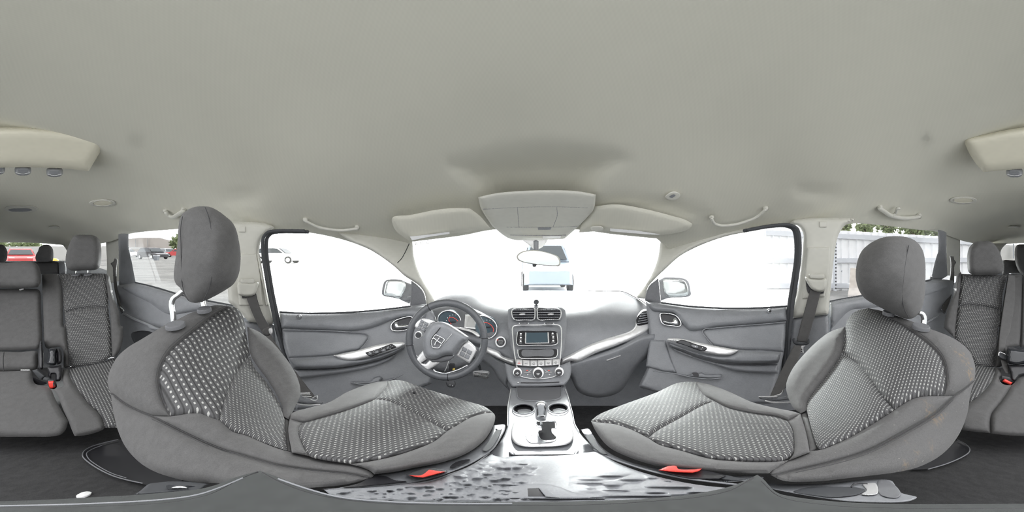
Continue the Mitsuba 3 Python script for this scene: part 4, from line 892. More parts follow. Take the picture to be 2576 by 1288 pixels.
tube(s + '__key_line', q('P', '690 962 712 985 735 990'), nearer(ST, .043), .8, 'm_silver_matte')
tell(tube(s + '__panel_line', q('P', '408 1040 480 1060 600 1072 720 1064 800 1045 835 1025'), nearer(ST, .043), 1.3, 'm_silver'), 'thin silver line')
pad(s + '__disc_slot', q('P', '415 1110* 620 1112* 860 1104* 860 1112* 620 1120* 415 1118*'), nearer(ST, .042), 'm_black', 0, 1, .006, 4)
pad(s + '__eject_mark', q('P', '372 1117* 384 1106* 396 1117*'), nearer(ST, .043), 'm_white', 0, 1, .004, 2)

t = thing('phone_mount', 'small round black phone mount standing on top of the centre vents', 'phone mount')
knob(t + '__disc', 1349, 760, 2.93, 6.5, 'm_rubber', .02)
tube(t + '__stem', q('px', '1349 765 1349 773'), 2.94, 2.2, 'm_rubber')
knob(t + '__foot', 1349, 773, 2.94, 5.5, 'm_rubber', .012, axis=(0, 0, 1))

# ------------------------------------------------------------------ steering wheel
WY = 2.32
t = thing('steering_wheel', 'black leather steering wheel with silver spokes and a shield emblem', 'steering wheel')
a = np.linspace(0, 2 * np.pi, 97)[:-1]
tell(rod(t + '__rim', at(1124 + 94.5 * np.cos(a), 855 + 93 * np.sin(a), WY), 9.2 * WY / 1288, 'm_leather', 16, closed=True), 'black leather rim')
for w in (-118, -3, 88, 172):
    w = math.radians(w)
    b = np.linspace(0, 2 * np.pi, 17)[:-1]
    cc = at(1124 + 94.5 * math.cos(w), 855 + 93 * math.sin(w), WY)
    e1 = np.array([math.cos(w), 0, -math.sin(w)])
    rod(t + '__rim_joint', [cc + (e1 * math.cos(x) + np.array([0, 1, 0]) * math.sin(x)) * 9.4 * WY / 1288 for x in b], .0018, 'm_black', 6, closed=True)
tell(pad(t + '__spoke_left', q('O', '192 450 205 420 250 385 300 372 440 408* 400 432 310 548* 250 510 196 474'), WY, 'm_silver', .012, 4, .04, 4), 'silver spoke')
tell(pad(t + '__spoke_right', q('O', '820 628* 880 680 905 710 915 745* 870 830 832 892* 760 850 675 800* 760 668'), WY, 'm_silver', .012, 4, .04, 4), 'silver spoke')
tell(pad(t + '__spoke_bottom', q('O', '298 742* 345 842* 280 888* 330 895* 380 850 500 882* 420 930 342 978* 260 920 198 858* 250 800'), WY, 'm_silver', .012, 4, .04, 4), 'silver double spoke')
pad(t + '__spoke_slot', q('O', '330 848* 350 850* 300 895* 275 885*'), WY - .008, 'm_black', 0, 2, .02, 3)
h = pad(t + '__hub', q('O', '488 410 560 420 690 492 832 590* 800 640 760 655 640 792* 540 800 430 842 345 832* 312 790 298 740 292 640 310 545 400 430'), WY - .03, 'm_plastic', .045, 12, .08, 4)
pad(t + '__hub_lower', q('O', '345 835* 430 845 540 803 640 795* 660 810 620 850 520 880 400 880*'), WY - .01, 'm_plastic_dark', .02, 5, .06, 4)
tube(h + '__groove', q('O', '495 480 455 530 405 590 385 640 395 690 420 705'), WY - .078, 1.1, 'm_black')
tube(h + '__ridge', q('O', '630 550 590 600 545 650 500 695 480 712'), WY - .078, .8, 'm_silver_matte')
e = tell(pad(h + '__emblem', q('Z3', '460 530* 600 590 752 700* 700 790 640 872 575 975* 460 985 360 962* 318 880 312 760 370 640'), WY - .080, 'm_plastic_dark', 0, 2, .01, 3), 'shield emblem with a chrome cross')
tube(e + '__emblem_frame', q('Z3', '462 540 600 605 745 705 690 790 640 865 575 965 460 972 365 950 330 870 325 770 380 650 462 540'), WY - .084, 1.5, 'm_chrome', step=2)
tube(e + '__emblem_bar', q('Z3', '345 690 400 660 500 730 560 770 620 810 655 835'), WY - .085, 1.9, 'm_chrome', step=2)
tube(e + '__emblem_bar', q('Z3', '585 640 530 720 470 790 430 890'), WY - .085, 1.9, 'm_chrome', step=2)
for (cx, cy, rows, cols, ax, ay, bx, by) in ((292, 458, 3, 2, 46, 26, -17, 36), (790, 775, 2, 2, 58, 30, -25, 52)):
    for r in range(rows):
        for c in range(cols):
            x, y = cx + (c - (cols - 1) / 2) * ax + (r - (rows - 1) / 2) * bx, cy + (c - (cols - 1) / 2) * ay + (r - (rows - 1) / 2) * by
            k = .42
            pad(t + '__button', q('O', ' '.join(f'{x + sx * ax * k + sy * bx * k} {y + sx * ay * k + sy * by * k}*' for sx, sy in ((-1, -1), (1, -1), (1, 1), (-1, 1)))), WY - .016, 'm_plastic', .006, 1.6, .02, 2)
tell(tube(t + '__lower_bar', q('O', '415 965 440 992 500 1010 560 1008 650 985 730 955 808 915'), WY + .01, 2.6, 'm_chrome'), 'chrome lower bar')
t = thing('ignition_column', 'black steering column shroud seen through the steering wheel', 'steering column')
pad(t + '__shroud', q('O', '300 600* 420 560 640 560 820 640* 840 760 820 900 700 960 560 1000 450 980 330 900'), 2.62, 'm_plastic_dark', .06, 14, .10, 6)
knob(t + '__stalk_switch', *q('O', '242 565')[0][:2], 2.60, 9.5, 'm_silver_matte', .012)
knob(t + '__stalk_switch_face', *q('O', '242 565')[0][:2], 2.586, 7, 'm_rubber', .008)
tell(tube(t + '__cable', q('O', '590 870 575 920 560 960 545 985'), 2.44, 1.1, 'm_silver_matte'), 'thin pale cable')
t = thing('key_fob', 'small black plug hanging below the steering wheel hub', 'key fob')
add(t + '__body', box((.028, .02, .045), at(*q('O', '630 950')[0][:2], 2.45), rotz(0), .3), 'm_black', smooth=False)
tell(add(t + '__tip', box((.010, .021, .012), at(*q('O', '652 962')[0][:2], 2.445), None, .3), 'm_yellow', smooth=False), 'yellow tip')
t = thing('brake_pedal', 'wide worn brake pedal in the driver footwell right of the steering wheel', 'pedal')
pad(t + '__plate', q('O', '872 988 900 980 1062 988 1068 1020 1040 1068 960 1058 880 1035'), 3.0, 'm_silver_matte', .015, 4, .03, 4)
tube(t + '__arm', q('O', '960 985 950 940 940 900'), 3.05, 3, 'm_rubber')
for k in range(4):
    y = 1000 + 14 * k
    tube(t + '__tread', q('O', f'890 {y} 970 {y + 4} 1050 {y + 10}'), 2.985, .8, 'm_rubber')
t = thing('accelerator_pedal', 'dark accelerator pedal low in the footwell below the steering wheel', 'pedal')
pad(t + '__plate', q('O', '560 1100 660 1095 672 1140 650 1170 580 1160'), 3.05, 'm_plastic_dark', .015, 4, .03, 4)
for x, y in ((608, 1142), (636, 1150)):
    knob(t + '__stud', *q('O', f'{x} {y}')[0][:2], 3.03, 1.2, 'm_silver_matte', .004)

# ------------------------------------------------------------------ centre console
CON = dep([(1280, 972, 2.64), (1425, 972, 2.64), (1350, 1060, 2.05), (1234, 1140, 1.72), (1500, 1134, 1.72), (1350, 1140, 1.72)])
def wells(p, d):
    u, v = (p[:, 0] - 1220) * 4.183, (p[:, 1] - 980) * 4.183
    out = np.zeros(len(p))
    for cx, cy, rx, ry, h in ((405, 208, 106, 46, .07), (770, 201, 98, 44, .07)):
        out -= h * np.clip((1.02 - np.hypot((u - cx) / rx, (v - cy) / ry)) / .10, 0, 1)
    return out


t = thing('centre_console', 'grey centre console with cup holders, gear gate and textured armrest lid', 'centre console')
pad(t + '__body', q('px', '1284 966* 1350 962 1420 966* 1430 994 1440 1040 1447 1068 1461 1092 1482 1115 1504 1134* 1510 1160* 1380 1168 1226 1162* 1232 1141* 1255 1116 1268 1095 1276 1071 1277 1028 1282 992'), CON, 'm_plastic', .012, 8, .16, 1.6, disp=wells)
for o in ('270 0 262 60 245 150 238 250 236 380', '845 0 872 70 900 170 925 260 945 360 990 440'):
    tube(t + '__side_seam', q('Q', o), nearer(CON, .025), 1.2, 'm_silver_matte')
pad(t + '__tray', q('Q', '340 -60* 800 -60* 800 40 790 80 740 102 560 112 400 102 355 82 342 40'), nearer(CON, .028), 'm_matte2', 0, 3, .02, 5)
tube(t + '__tray_rim', q('Q', '336 -60 338 40 352 86 400 108 560 116 740 106 795 82 806 40 806 -60'), nearer(CON, .034), .9, 'm_plastic')
for n, (cx, cy, rx, ry) in enumerate(((405, 205, 112, 52), (770, 198, 104, 50))):
    w = np.linspace(0, 2 * np.pi, 25)[:-1]
    h = tell(pad(t + '__cup_holder', [q('Q', f'{cx + rx * .96 * math.cos(x)} {cy + ry * .93 * math.sin(x)}')[0] for x in w], nearer(CON, -.045), 'm_matte', 0, 3, .01, 4), 'dark round cup holder')
    tube(h + '__cup_rim', [q('Q', f'{cx + rx * 1.03 * math.cos(x)} {cy + ry * 1.03 * math.sin(x)}')[0] for x in w], nearer(CON, .036), 1.4, 'm_plastic', closed=True)
    pad(h + '__cup_floor', [q('Q', f'{cx + 10 + rx * .66 * math.cos(x)} {cy + 22 + ry * .45 * math.sin(x)}')[0] for x in w], nearer(CON, -.032), 'm_plastic_dark', 0, 3, .01, 4)
g = tell(pad(t + '__gear_plate', q('Q', '274 470 282 400 310 340 350 308 420 294 600 290 770 290 850 310 905 370 930 460 925 520 890 565 800 592 600 604 420 602 330 575 288 530'), nearer(CON, .035), 'm_silver', .02, 7, .03, 5), 'shiny silver gear gate plate')
pad(g + '__gate_panel', q('Q', '410 302* 590 298 765 300* 760 420 745 530 700 552 560 562 470 556 435 520 415 400'), nearer(CON, .060), 'm_plastic', .002, 2, .01, 4)
pad(g + '__gate_slot', q('Q', '548 340* 735 336* 738 405* 700 410* 700 455* 745 500* 740 520 620 530 590 515 570 480 565 440 600 430* 598 385* 550 375*'), nearer(CON, .066), 'm_matte', 0, 2, .008, 3)
tell(tube(g + '__gate_rim', q('Q', '545 338 738 333 742 408 706 414 706 452 748 500 742 524 620 536 585 520 562 482 560 436 594 426 592 388 546 378 545 338'), nearer(CON, .070), 1.0, 'm_chrome', step=3), 'chrome slot rim')
for x, y, s in ((495, 355, 'P'), (495, 412, 'R'), (495, 447, 'N'), (492, 478, 'D')):
    u, v, _ = q('Q', f'{x} {y}')[0]
    write(g + '__lettering', s, u, v, float(CON(np.array(u), np.array(v))) - .066, 5.0, 'm_white', up=(0, .85, .5))
k = t + '__gear_lever'
pad(k, q('Q', '530 200 520 180 528 150 545 130 590 120 635 128 655 150 662 190 655 260 645 300 640 322 590 330 540 318 530 290'), 1.86, 'm_plastic', .05, 9, .06, 4, shrink=.2)
tell(pad(k + '__lever_face', q('Q', '545 200 535 170 555 135 590 126 630 138 645 175 640 230 630 285 590 296 555 288'), 1.815, 'm_chrome', .012, 5, .02, 4), 'chrome lever face')
tube(k + '__lever_stem', q('Q', '590 325 592 350 595 372'), 1.88, 3.2, 'm_chrome')
pad(t + '__latch', q('Q', '250 655* 300 650 600 645 985 640* 982 665 965 684 700 690 400 694 285 690 262 676'), nearer(CON, .035), 'm_plastic', .015, 4, .06, 4)
tell(pad(t + '__latch_insert', q('Q', '290 660* 960 646* 940 680* 700 684 320 688*'), nearer(CON, .05), 'm_silver_matte', .006, 3, .02, 4), 'pale latch insert')
LID = dep([(1234, 1146, 1.56), (1500, 1140, 1.56), (1350, 1146, 1.56), (1350, 1250, 1.20), (850, 1235, 1.26), (1850, 1222, 1.26), (1080, 1205, 1.36), (1600, 1180, 1.42)])


def hide_grain(p, d):
    left = np.clip((1345 - p[:, 0] + 60 * (meshkit.noise(np.stack([p[:, 1] / 6, 0 * d, 0 * d], -1)) - .5)) / 40, 0, 1) * np.clip((p[:, 1] - 1158) / 8, 0, 1)
    right = np.clip((p[:, 0] - 1430) / 60, 0, 1) * np.clip((p[:, 1] - 1185) / 14, 0, 1)
    n = .65 * meshkit.noise(np.stack([p[:, 0] / 24, p[:, 1] / 5.2, 0 * d], -1), 3) + .35 * meshkit.noise(np.stack([p[:, 0] / 11, p[:, 1] / 4.0, 4 + 0 * d], -1), 8)
    n2 = meshkit.noise(np.stack([p[:, 0] / 55, p[:, 1] / 4.6, 9 + 0 * d], -1), 5)
    return np.clip(d / 8, 0, 1) * (.075 * np.clip(n - .3, 0, .4) * left + .07 * np.clip(n2 - .5, 0, .3) * right)


pad(t + '__armrest_lid', q('px', '1234 1143* 1262 1150 1300 1147 1420 1145 1460 1140 1503 1135* 1540 1158 1600 1183 1680 1205 1760 1220 1850 1229 1880 1232* 1800 1262* 1288 1268* 850 1262* 815 1232* 961 1226 1082 1211 1172 1178 1215 1155'), LID, 'm_plastic', .015, 5, .10, 1.5, disp=hide_grain)
tube(t + '__lid_edge', q('F', '2092 795 2010 865 1900 925 1750 980 1600 1030 1400 1062 1200 1082 1000 1095 750 1100'), nearer(LID, .0), 2.2, 'm_plastic_dark')
tube(t + '__lid_edge', q('F', '2120 810 2030 875 1920 935 1770 990 1620 1040 1400 1075 1200 1094 1000 1106 780 1112'), nearer(LID, .008), 1.3, 'm_plastic')
tube(t + '__lid_edge', q('S', '180 765 300 830 450 885 650 945 900 1000 1200 1040 1380 1060'), nearer(LID, .0), 2.2, 'm_plastic')
l = pad(t + '__lid_release', q('Q', '-60 1150* 60 1110 200 1035 330 1002 500 994 700 998 830 1040 950 1085 1260 1150*'), nearer(LID, .022), 'm_plastic', .015, 5, .04, 5)
pad(l + '__release_slot', q('Q', '448 1040* 560 1035* 600 1070 640 1122* 455 1122*'), nearer(LID, .039), 'm_black', 0, 3, .01, 3)
pad(l + '__release_tongue', q('Q', '565 1035* 620 1035 700 1075 790 1140* 640 1128* 600 1080'), nearer(LID, .045), 'm_plastic', .006, 3, .02, 4)
LEDGE = dep([(0, 1262, 1.09), (2576, 1262, 1.09), (1288, 1262, 1.09), (650, 1186, 1.20), (1900, 1195, 1.20), (0, 1300, 1.02), (2576, 1300, 1.02), (1288, 1300, 1.02)])
e = pad(t + '__rear_edge', q('px', '-160 1264* 0 1261 120 1257 231 1251 340 1245 423 1238 512 1228 560 1214 589 1202 620 1193 654 1184* 705 1202 740 1216 769 1226 841 1247 900 1254 962 1259 1120 1263 1280 1263 1520 1259 1620 1255 1741 1243 1832 1225 1880 1207 1905 1194* 1920 1205 1953 1238 2000 1250 2084 1260 2180 1266 2269 1268 2420 1268 2740 1266* 2740 1340* -160 1340*'), LEDGE, 'm_ledge', .02, 6, .05, 7)
for o in ('-40 1280 200 1277 400 1268 480 1257 530 1244 575 1222 600 1208 648 1188', '660 1190 700 1212 760 1236 840 1255 960 1268 1150 1273 1288 1274 1500 1271 1650 1262 1760 1252 1840 1234 1896 1202', '1915 1212 1960 1250 2080 1272 2250 1280 2600 1281'):
    tube(t + '__edge_groove', q('px', o), nearer(LEDGE, .017), 2.2, 'm_black', step=8)
for o in ('700 1205 770 1229 850 1250 970 1262 1150 1267 1288 1267', '-40 1274 210 1268 420 1256 500 1244 560 1224 610 1203'):
    tube(t + '__edge_piping', q('px', o), nearer(LEDGE, .021), 2.4, 'm_plastic', step=8)

# ------------------------------------------------------------------ floor things
t = thing('floor_mat', 'black floor mat with raised rim behind the driver seat', 'floor mat')
M1 = flat(.015)
pad(t + '__pad', q('T', '1300 400* 1100 425 950 465 830 530 818 575 900 650 1100 760 1400 850 1700 900* 1900 700*'), flat(.012), 'm_black', .0, 4, .02, 8)
tube(t + '__rim', q('T', '1160 412 1000 450 880 490 820 535 812 575 850 620 950 690 1100 765 1250 810 1400 842'), flat(.02), 1.5, 'm_plastic_dark')
tube(t + '__rim', q('T', '1000 470 900 510 850 550 870 600 960 670 1100 745 1240 790'), flat(.02), 1.2, 'm_plastic_dark')
t = thing('floor_mat', 'black floor mat with raised rim behind the passenger seat', 'floor mat')
pad(t + '__pad', q('J', '1150 900* 1250 850 1300 880 1318 910 1280 945 1180 990 1060 1025* 950 1030*'), flat(.012), 'm_black', .0, 4, .02, 8)
tube(t + '__rim', q('J', '1240 846 1285 868 1316 900 1312 920 1280 945 1180 990 1060 1026'), flat(.02), 1.3, 'm_plastic_dark')
t = thing('rail_end', 'black seat rail end with a small chrome bolt at the foot of the driver seat', 'seat rail')
pad(t + '__cap', q('Y4', '240 545* 340 480 480 370 580 352 800 330 1000 328 1250 345 1440 372* 1300 470 1000 490 700 520'), dep([(340, 1240, 1.5), (520, 1215, 1.5), (430, 1238, 1.46)]), 'm_rubber', .03, 6, .06, 4)
tell(pad(t + '__bolt_well', q('Y4', '760 400 900 385 1100 395 1300 420 1380 440 1250 465 900 470 780 450'), dep([(420, 1226, 1.45), (500, 1226, 1.45), (450, 1235, 1.45)]), 'm_gloss', .0, 3, .02, 3), 'dark bolt well')
tell(pad(t + '__bolt', q('Y4', '830 440 920 400 1040 400 1120 440 1000 450'), 1.43, 'm_chrome', .01, 3, .02, 3), 'small chrome bolt')
t = thing('rail_end', 'grey seat rail end with belt strap at the foot of the passenger seat', 'seat rail')
RE = dep([(1920, 1210, 1.48), (2300, 1220, 1.48), (2150, 1262, 1.3)])
pad(t + '__cover', q('Y5', '290 285* 700 300 1200 285 1500 250 1900 240 1980 260 2080 400 2300 470 2200 520 1700 535 1400 520 1150 490 640 405 400 350'), RE, 'm_plastic', .02, 6, .05, 5)
pad(t + '__strap', q('Y5', '700 395 900 340 1250 330 1550 345 1630 375 1550 430 1200 470 1000 450'), nearer(RE, .025), 'm_rubber', .01, 4, .02, 4)
tell(pad(t + '__anchor', q('Y5', '1600 300 1680 285 1770 292 1790 420 1580 430 1650 380'), nearer(RE, .03), 'm_silver_matte', .008, 3, .02, 4), 'pale metal anchor')
tube(t + '__anchor_loop', q('Y5', '1450 335 1480 300 1560 288 1660 295'), nearer(RE, .04), 1.6, 'm_black')
pad(t + '__side_plate', q('Y5', '1800 250 1950 265 2090 410 2060 470 1820 430'), nearer(RE, .025), 'm_plastic_dark', .01, 4, .02, 5)
t = thing('loose_cap', 'small white cap lying on the dark floor at the lower left', 'cap')  # white disc put in place of a light reflection on the floor
add(t, lathe([(0, 0), (.024, 0), (.025, .006), (.018, .010), (0, .009)], at(211, 1247, 1288 / 603), (0, 0, 1)), 'm_white', smooth=35)

# ------------------------------------------------------------------ front belts
t = thing('belt_guide', 'cream shoulder belt guide on the left door pillar', 'belt guide')
G1 = nearer(DB1, .07)
pad(t + '__housing', q('E', '45 500 60 488 120 490 182 488 180 515 165 560 145 576 110 582 75 578 50 570 45 540'), G1, 'm_cream', .03, 6, .06, 4)
pad(t + '__button', q('E', '66 470 110 466 158 468 160 490 155 497 110 498 70 496'), nearer(G1, .02), 'm_cream', .01, 3, .03, 4)
pad(t + '__slot', q('E', '72 575* 165 560* 172 590* 76 594*'), nearer(DB1, .05), 'm_black', 0, 3, .03, 4)
t = thing('seat_belt', 'dark shoulder belt running down from the left door pillar to the driver seat', 'seat belt')
pad(t + '__webbing', q('E', '103 590* 165 568* 180 620 205 690 235 745 268 795 262 822 215 832* 180 770 145 700'), nearer(DB1, .06), 'm_belt', .006, 3, .012, 5)
pad(t + '__fold', q('E', '205 800 240 780 270 790 272 815 250 835 215 832'), nearer(DB1, .075), 'm_belt', .012, 4, .02, 4)
tell(pad(t + '__tongue', q('E', '248 790 268 785 275 810 262 830 250 818'), nearer(DB1, .09), 'm_silver_matte', .008, 2, .015, 3), 'grey belt tongue')
pad(t + '__lower_webbing', q('E', '225 840* 262 832* 330 940 430 1080 560 1245* 470 1230*'), dep([(670, 845, 2.72), (760, 1000, 2.55), (800, 1000, 2.55)]), 'm_belt', .006, 3, .012, 6)
t = thing('belt_anchor', 'folded belt end and silver anchor beside the driver seat', 'belt anchor')
for k, o in enumerate(('955 360 1100 355 1290 350', '955 385 1100 382 1280 378', '980 430 1150 435 1300 425', '1040 480 1200 490 1330 490', '1090 530 1250 540 1400 530')):
    tell(tube(t + '__strap_fold', q('Y2', o), 2.35, .9, 'm_white' if k % 2 else 'm_silver_matte'), 'pale strap fold')
tell(tube(t + '__bracket', q('Y2', '1380 520 1500 465 1520 455 1530 560 1460 620 1300 570'), 2.34, 1.2, 'm_silver'), 'silver bracket')
pad(t + '__base', q('Y2', '930 560* 1100 570 1450 640 1700 660* 1720 690 1500 740 1200 745 880 690*'), 2.36, 'm_plastic', .01, 3, .03, 5)
tell(tube(t + '__sill_strip', q('Y2', '850 725 1000 752 1200 765 1400 762 1620 740'), 2.33, 1.7, 'm_silver'), 'bright strip')
t = thing('belt_guide', 'cream shoulder belt guide on the right door pillar', 'belt guide')
G2 = nearer(DB2, .07)
pad(t + '__housing', q('G', '200 542 230 548 300 556 362 556 366 580 360 635 335 655 300 656 255 638 220 595'), G2, 'm_cream', .03, 6, .06, 4)
pad(t + '__button', q('G', '230 522 290 518 346 522 350 545 340 556 290 557 235 550'), nearer(G2, .02), 'm_cream', .01, 3, .03, 4)
pad(t + '__slot', q('G', '206 560* 225 600 260 640 345 655 342 670* 230 672 210 620'), nearer(DB2, .05), 'm_black', 0, 3, .03, 4)
t = thing('seat_belt', 'dark shoulder belt hanging from the right door pillar beside the passenger seat', 'seat belt')
pad(t + '__webbing', q('G', '240 640* 322 655* 300 740 270 860 235 980 212 1048* 133 1040* 160 930 195 800'), nearer(DB2, .06), 'm_belt', .006, 3, .012, 5)
pad(t + '__lower_webbing', q('G', '115 1068* 172 1072* 165 1130 120 1240') + q('J', '220 430 170 560* 88 582* 150 440 205 330'), dep([(1995, 870, 2.74), (2015, 870, 2.74), (1940, 995, 2.5)]), 'm_belt', .006, 3, .012, 6)
tell(pad(t + '__tongue', q('G', '104 1020 118 1012 130 1035 210 1048 225 1018 234 1022 232 1055 200 1068 120 1062 106 1045'), nearer(DB2, .085), 'm_rubber', .012, 3, .02, 3), 'black belt tongue')
m = tell(pad(t + '__tongue_plate', q('G', '145 1068* 205 1070* 188 1090 190 1132* 150 1128* 155 1090'), nearer(DB2, .085), 'm_silver_matte', .006, 2, .012, 3), 'grey metal tongue plate')
for y in (1100, 1115):
    pad(m + '__plate_hole', q('G', f'162 {y - 5}* 180 {y - 4}* 179 {y + 5}* 161 {y + 4}*'), nearer(DB2, .093), 'm_black', 0, 1, .004, 2)
t = thing('belt_anchor', 'folded belt end and silver anchor beside the passenger seat', 'belt anchor')
pad(t + '__strap_fold', q('Y3', '1330 660* 1500 640 1700 560 1760 460* 1740 560 1680 650* 1500 670'), 2.38, 'm_silver_matte', .01, 3, .02, 3)
tell(pad(t + '__bracket', q('Y3', '1025 670* 1300 665 1600 680 1560 700 1320 705 1030 700*'), 2.36, 'm_silver', .008, 2, .02, 3), 'silver bracket')
pad(t + '__base', q('Y3', '900 680* 1030 655 1050 740* 1300 780 1600 800 1940 760* 1900 660* 1600 690 1300 720'), 2.37, 'm_plastic', .008, 3, .03, 5)
tell(tube(t + '__sill_strip', q('Y3', '1230 800 1400 840 1600 852 1800 850 1980 838'), 2.34, 2.0, 'm_silver'), 'bright strip')
# rear belts
t = thing('seat_belt', 'dark rear belt beside the left rear door', 'seat belt')
pad(t + '__webbing', q('A', '1120 655 1150 635 1160 605 1188 610 1182 700 1180 800 1195 960 1240 1140 1222 1150* 1190 1050 1155 900 1145 760 1140 690'), dep([(270, 650, 3.92), (310, 650, 3.92), (270, 785, 3.45), (310, 785, 3.45)]), 'm_belt', .01, 3, .03, 4)
tell(tube(t + '__tongue', q('A', '1215 1095 1255 1135 1225 1160'), 3.42, 1.3, 'm_chrome'), 'chrome clip')
t = thing('seat_belt', 'dark rear belt hanging on the right rear pillar', 'seat belt')
pad(t + '__webbing', q('H', '535 498* 575 502* 582 535 602 565 585 590 582 700 575 800 540 950 490 1075* 450 1040* 500 900 525 780 538 700 545 570'), dep([(2370, 650, 3.92), (2400, 650, 3.92), (2370, 785, 3.45), (2400, 785, 3.45)]), 'm_belt', .01, 3, .03, 4)
tell(tube(t + '__tongue', q('H', '452 1035 470 1070 485 1078'), 3.42, 1.3, 'm_chrome'), 'chrome clip')

# ------------------------------------------------------------------ ceiling things
t = thing('overhead_console', 'raised grey-beige overhead console above the windscreen', 'overhead console')
p = pad(t + '__front_panel', q('L', '622 600* 750 572 900 556 1200 546 1400 556 1530 580* 1515 690 1470 750 1390 830 1285 922* 1080 930 870 922 730 825* 645 690'), nearer(HEAD, .058), 'm_cream', .03, 18, .03, 7)
for o in ('660 694 900 680 1100 675 1300 676 1468 682', '840 832 1080 832 1388 828', '925 680 930 740 938 830', '1228 678 1232 740 1200 830', '870 893 1080 896 1300 894'):
    tube(p + '__door_line', q('L', o), nearer(HEAD, .086), .8, 'm_grey_print')
pad(p + '__button_bar', q('L', '1082 836* 1188 834* 1180 852* 1085 854*'), nearer(HEAD, .089), 'm_plastic', .004, 2, .01, 3)
pad(p + '__lens', q('L', '1120 902* 1262 900* 1255 918* 1122 920*'), nearer(HEAD, .089), 'm_white', .003, 2, .01, 3)
V = dep([(1000, 560, 2.85), (1235, 570, 3.0), (1040, 607, 2.92), (1160, 525, 2.8)])
t = thing('sun_visor', 'folded grey sun visor left of the overhead console', 'sun visor')
pad(t + '__flap', q('L', '-40 760 100 738 300 698 450 685 560 688* 640 750 715 838* 560 866 400 884 250 912 110 942 50 910 -20 850'), V, 'm_head', .04, 14, .05, 7)
pad(t + '__label', q('L', '95 905* 250 888 400 868* 402 884* 250 906 112 934*'), nearer(V, .048), 'm_white', 0, 2, .004, 4)
V2 = dep([(1700, 560, 2.85), (1470, 560, 3.0), (1660, 600, 2.92), (1560, 520, 2.8)])
t = thing('sun_visor', 'folded grey sun visor right of the overhead console', 'sun visor')
pad(t + '__flap', q('L', '1520 672* 1680 656 1900 690 2100 740 2230 780 2272 810 2250 845 2150 876 2030 892 1850 882 1650 862 1400 872* 1420 810 1480 740'), V2, 'm_head', .04, 14, .05, 7)
pad(t + '__mirror_lid', q('L', '1640 842* 1840 858* 2030 888* 2000 890 1800 878 1640 864*'), nearer(V2, .048), 'm_white', 0, 2, .004, 4)
pad(t + '__clip', q('L', '1490 830 1580 828 1590 850 1500 858'), nearer(V2, .05), 'm_cream', .01, 3, .02, 4)
t = thing('interior_mirror', 'rear-view mirror hanging on its stem below the overhead console', 'mirror')
pad(t + '__mount', q('Z4', '120 30* 720 25* 660 130 560 220 430 260 380 240 280 150'), 3.12, 'm_white', .02, 6, .05, 5)
tube(t + '__stem', q('Z4', '445 60 445 180 450 285'), 3.05, 6.5, 'm_plastic', step=3)
pad(t + '__housing', q('Z4', '0 400 100 310 250 275 420 268 600 292 850 365 950 410 1005 500 1010 590 980 640 900 642 600 625 350 590 120 545 20 490'), 3.0, 'm_cream', .012, 5, .06, 5)
tell(pad(t + '__glass', q('Z4', '30 410 130 330 260 296 420 290 600 312 850 385 930 430 975 510 980 590 950 615 850 622 600 606 350 572 130 525 45 470'), 2.985, 'm_mirror', .0, 3, .012, 5), 'mirror glass')
pad(t + '__tilt_lever', q('Z4', '365 595* 462 605* 448 640 430 660 370 652'), 2.97, 'm_rubber', .01, 3, .04, 4)
for lab, o, zc in (('pale grab handle above the front left door', '768 556 800 571 830 577 860 579.5 898 575', 'px'), ('pale grab handle above the front right door', '1790 550 1797 562 1812 567 1848 565 1880 556 1905 545 1926 527', 'px'),
                   ('pale grab handle above the rear right door', '1240 1010 1290 1042 1330 1070 1400 1090 1480 1100 1600 1088', 'N'), ('pale grab handle behind the driver headrest', '1535 1045 1562 1075 1600 1090 1640 1070 1700 1032', 'M')):
    t = thing('grab_handle', lab, 'grab handle')
    tube(t + '__bar', q(zc, o), nearer(HEAD, .06), 3.6 if zc == 'px' else 5.0, 'm_cream', step=4, sides=12)
    e = q(zc, o)
    for u, v, _ in (e[0], e[-1]):
        tube(t + '__foot', [(u, v), (u, v - 5)], nearer(HEAD, .02), 6, 'm_cream', step=3)
    if zc == 'N':
        tube(t + '__coat_hook', q('N', '1355 1078 1390 1050 1400 1010 1420 1010'), nearer(HEAD, .07), 3.5, 'm_cream', step=3)
t = thing('ceiling_clip', 'small square cream clip on the headliner right of the overhead console', 'clip')
pad(t + '__base', q('L', '2062 598 2120 556 2175 570 2180 590 2140 625 2080 620'), nearer(HEAD, .02), 'm_cream', .012, 4, .03, 4)
pad(t + '__recess', q('L', '2095 600 2125 580 2145 585 2120 606'), nearer(HEAD, .034), 'm_plastic', 0, 2, .006, 3)
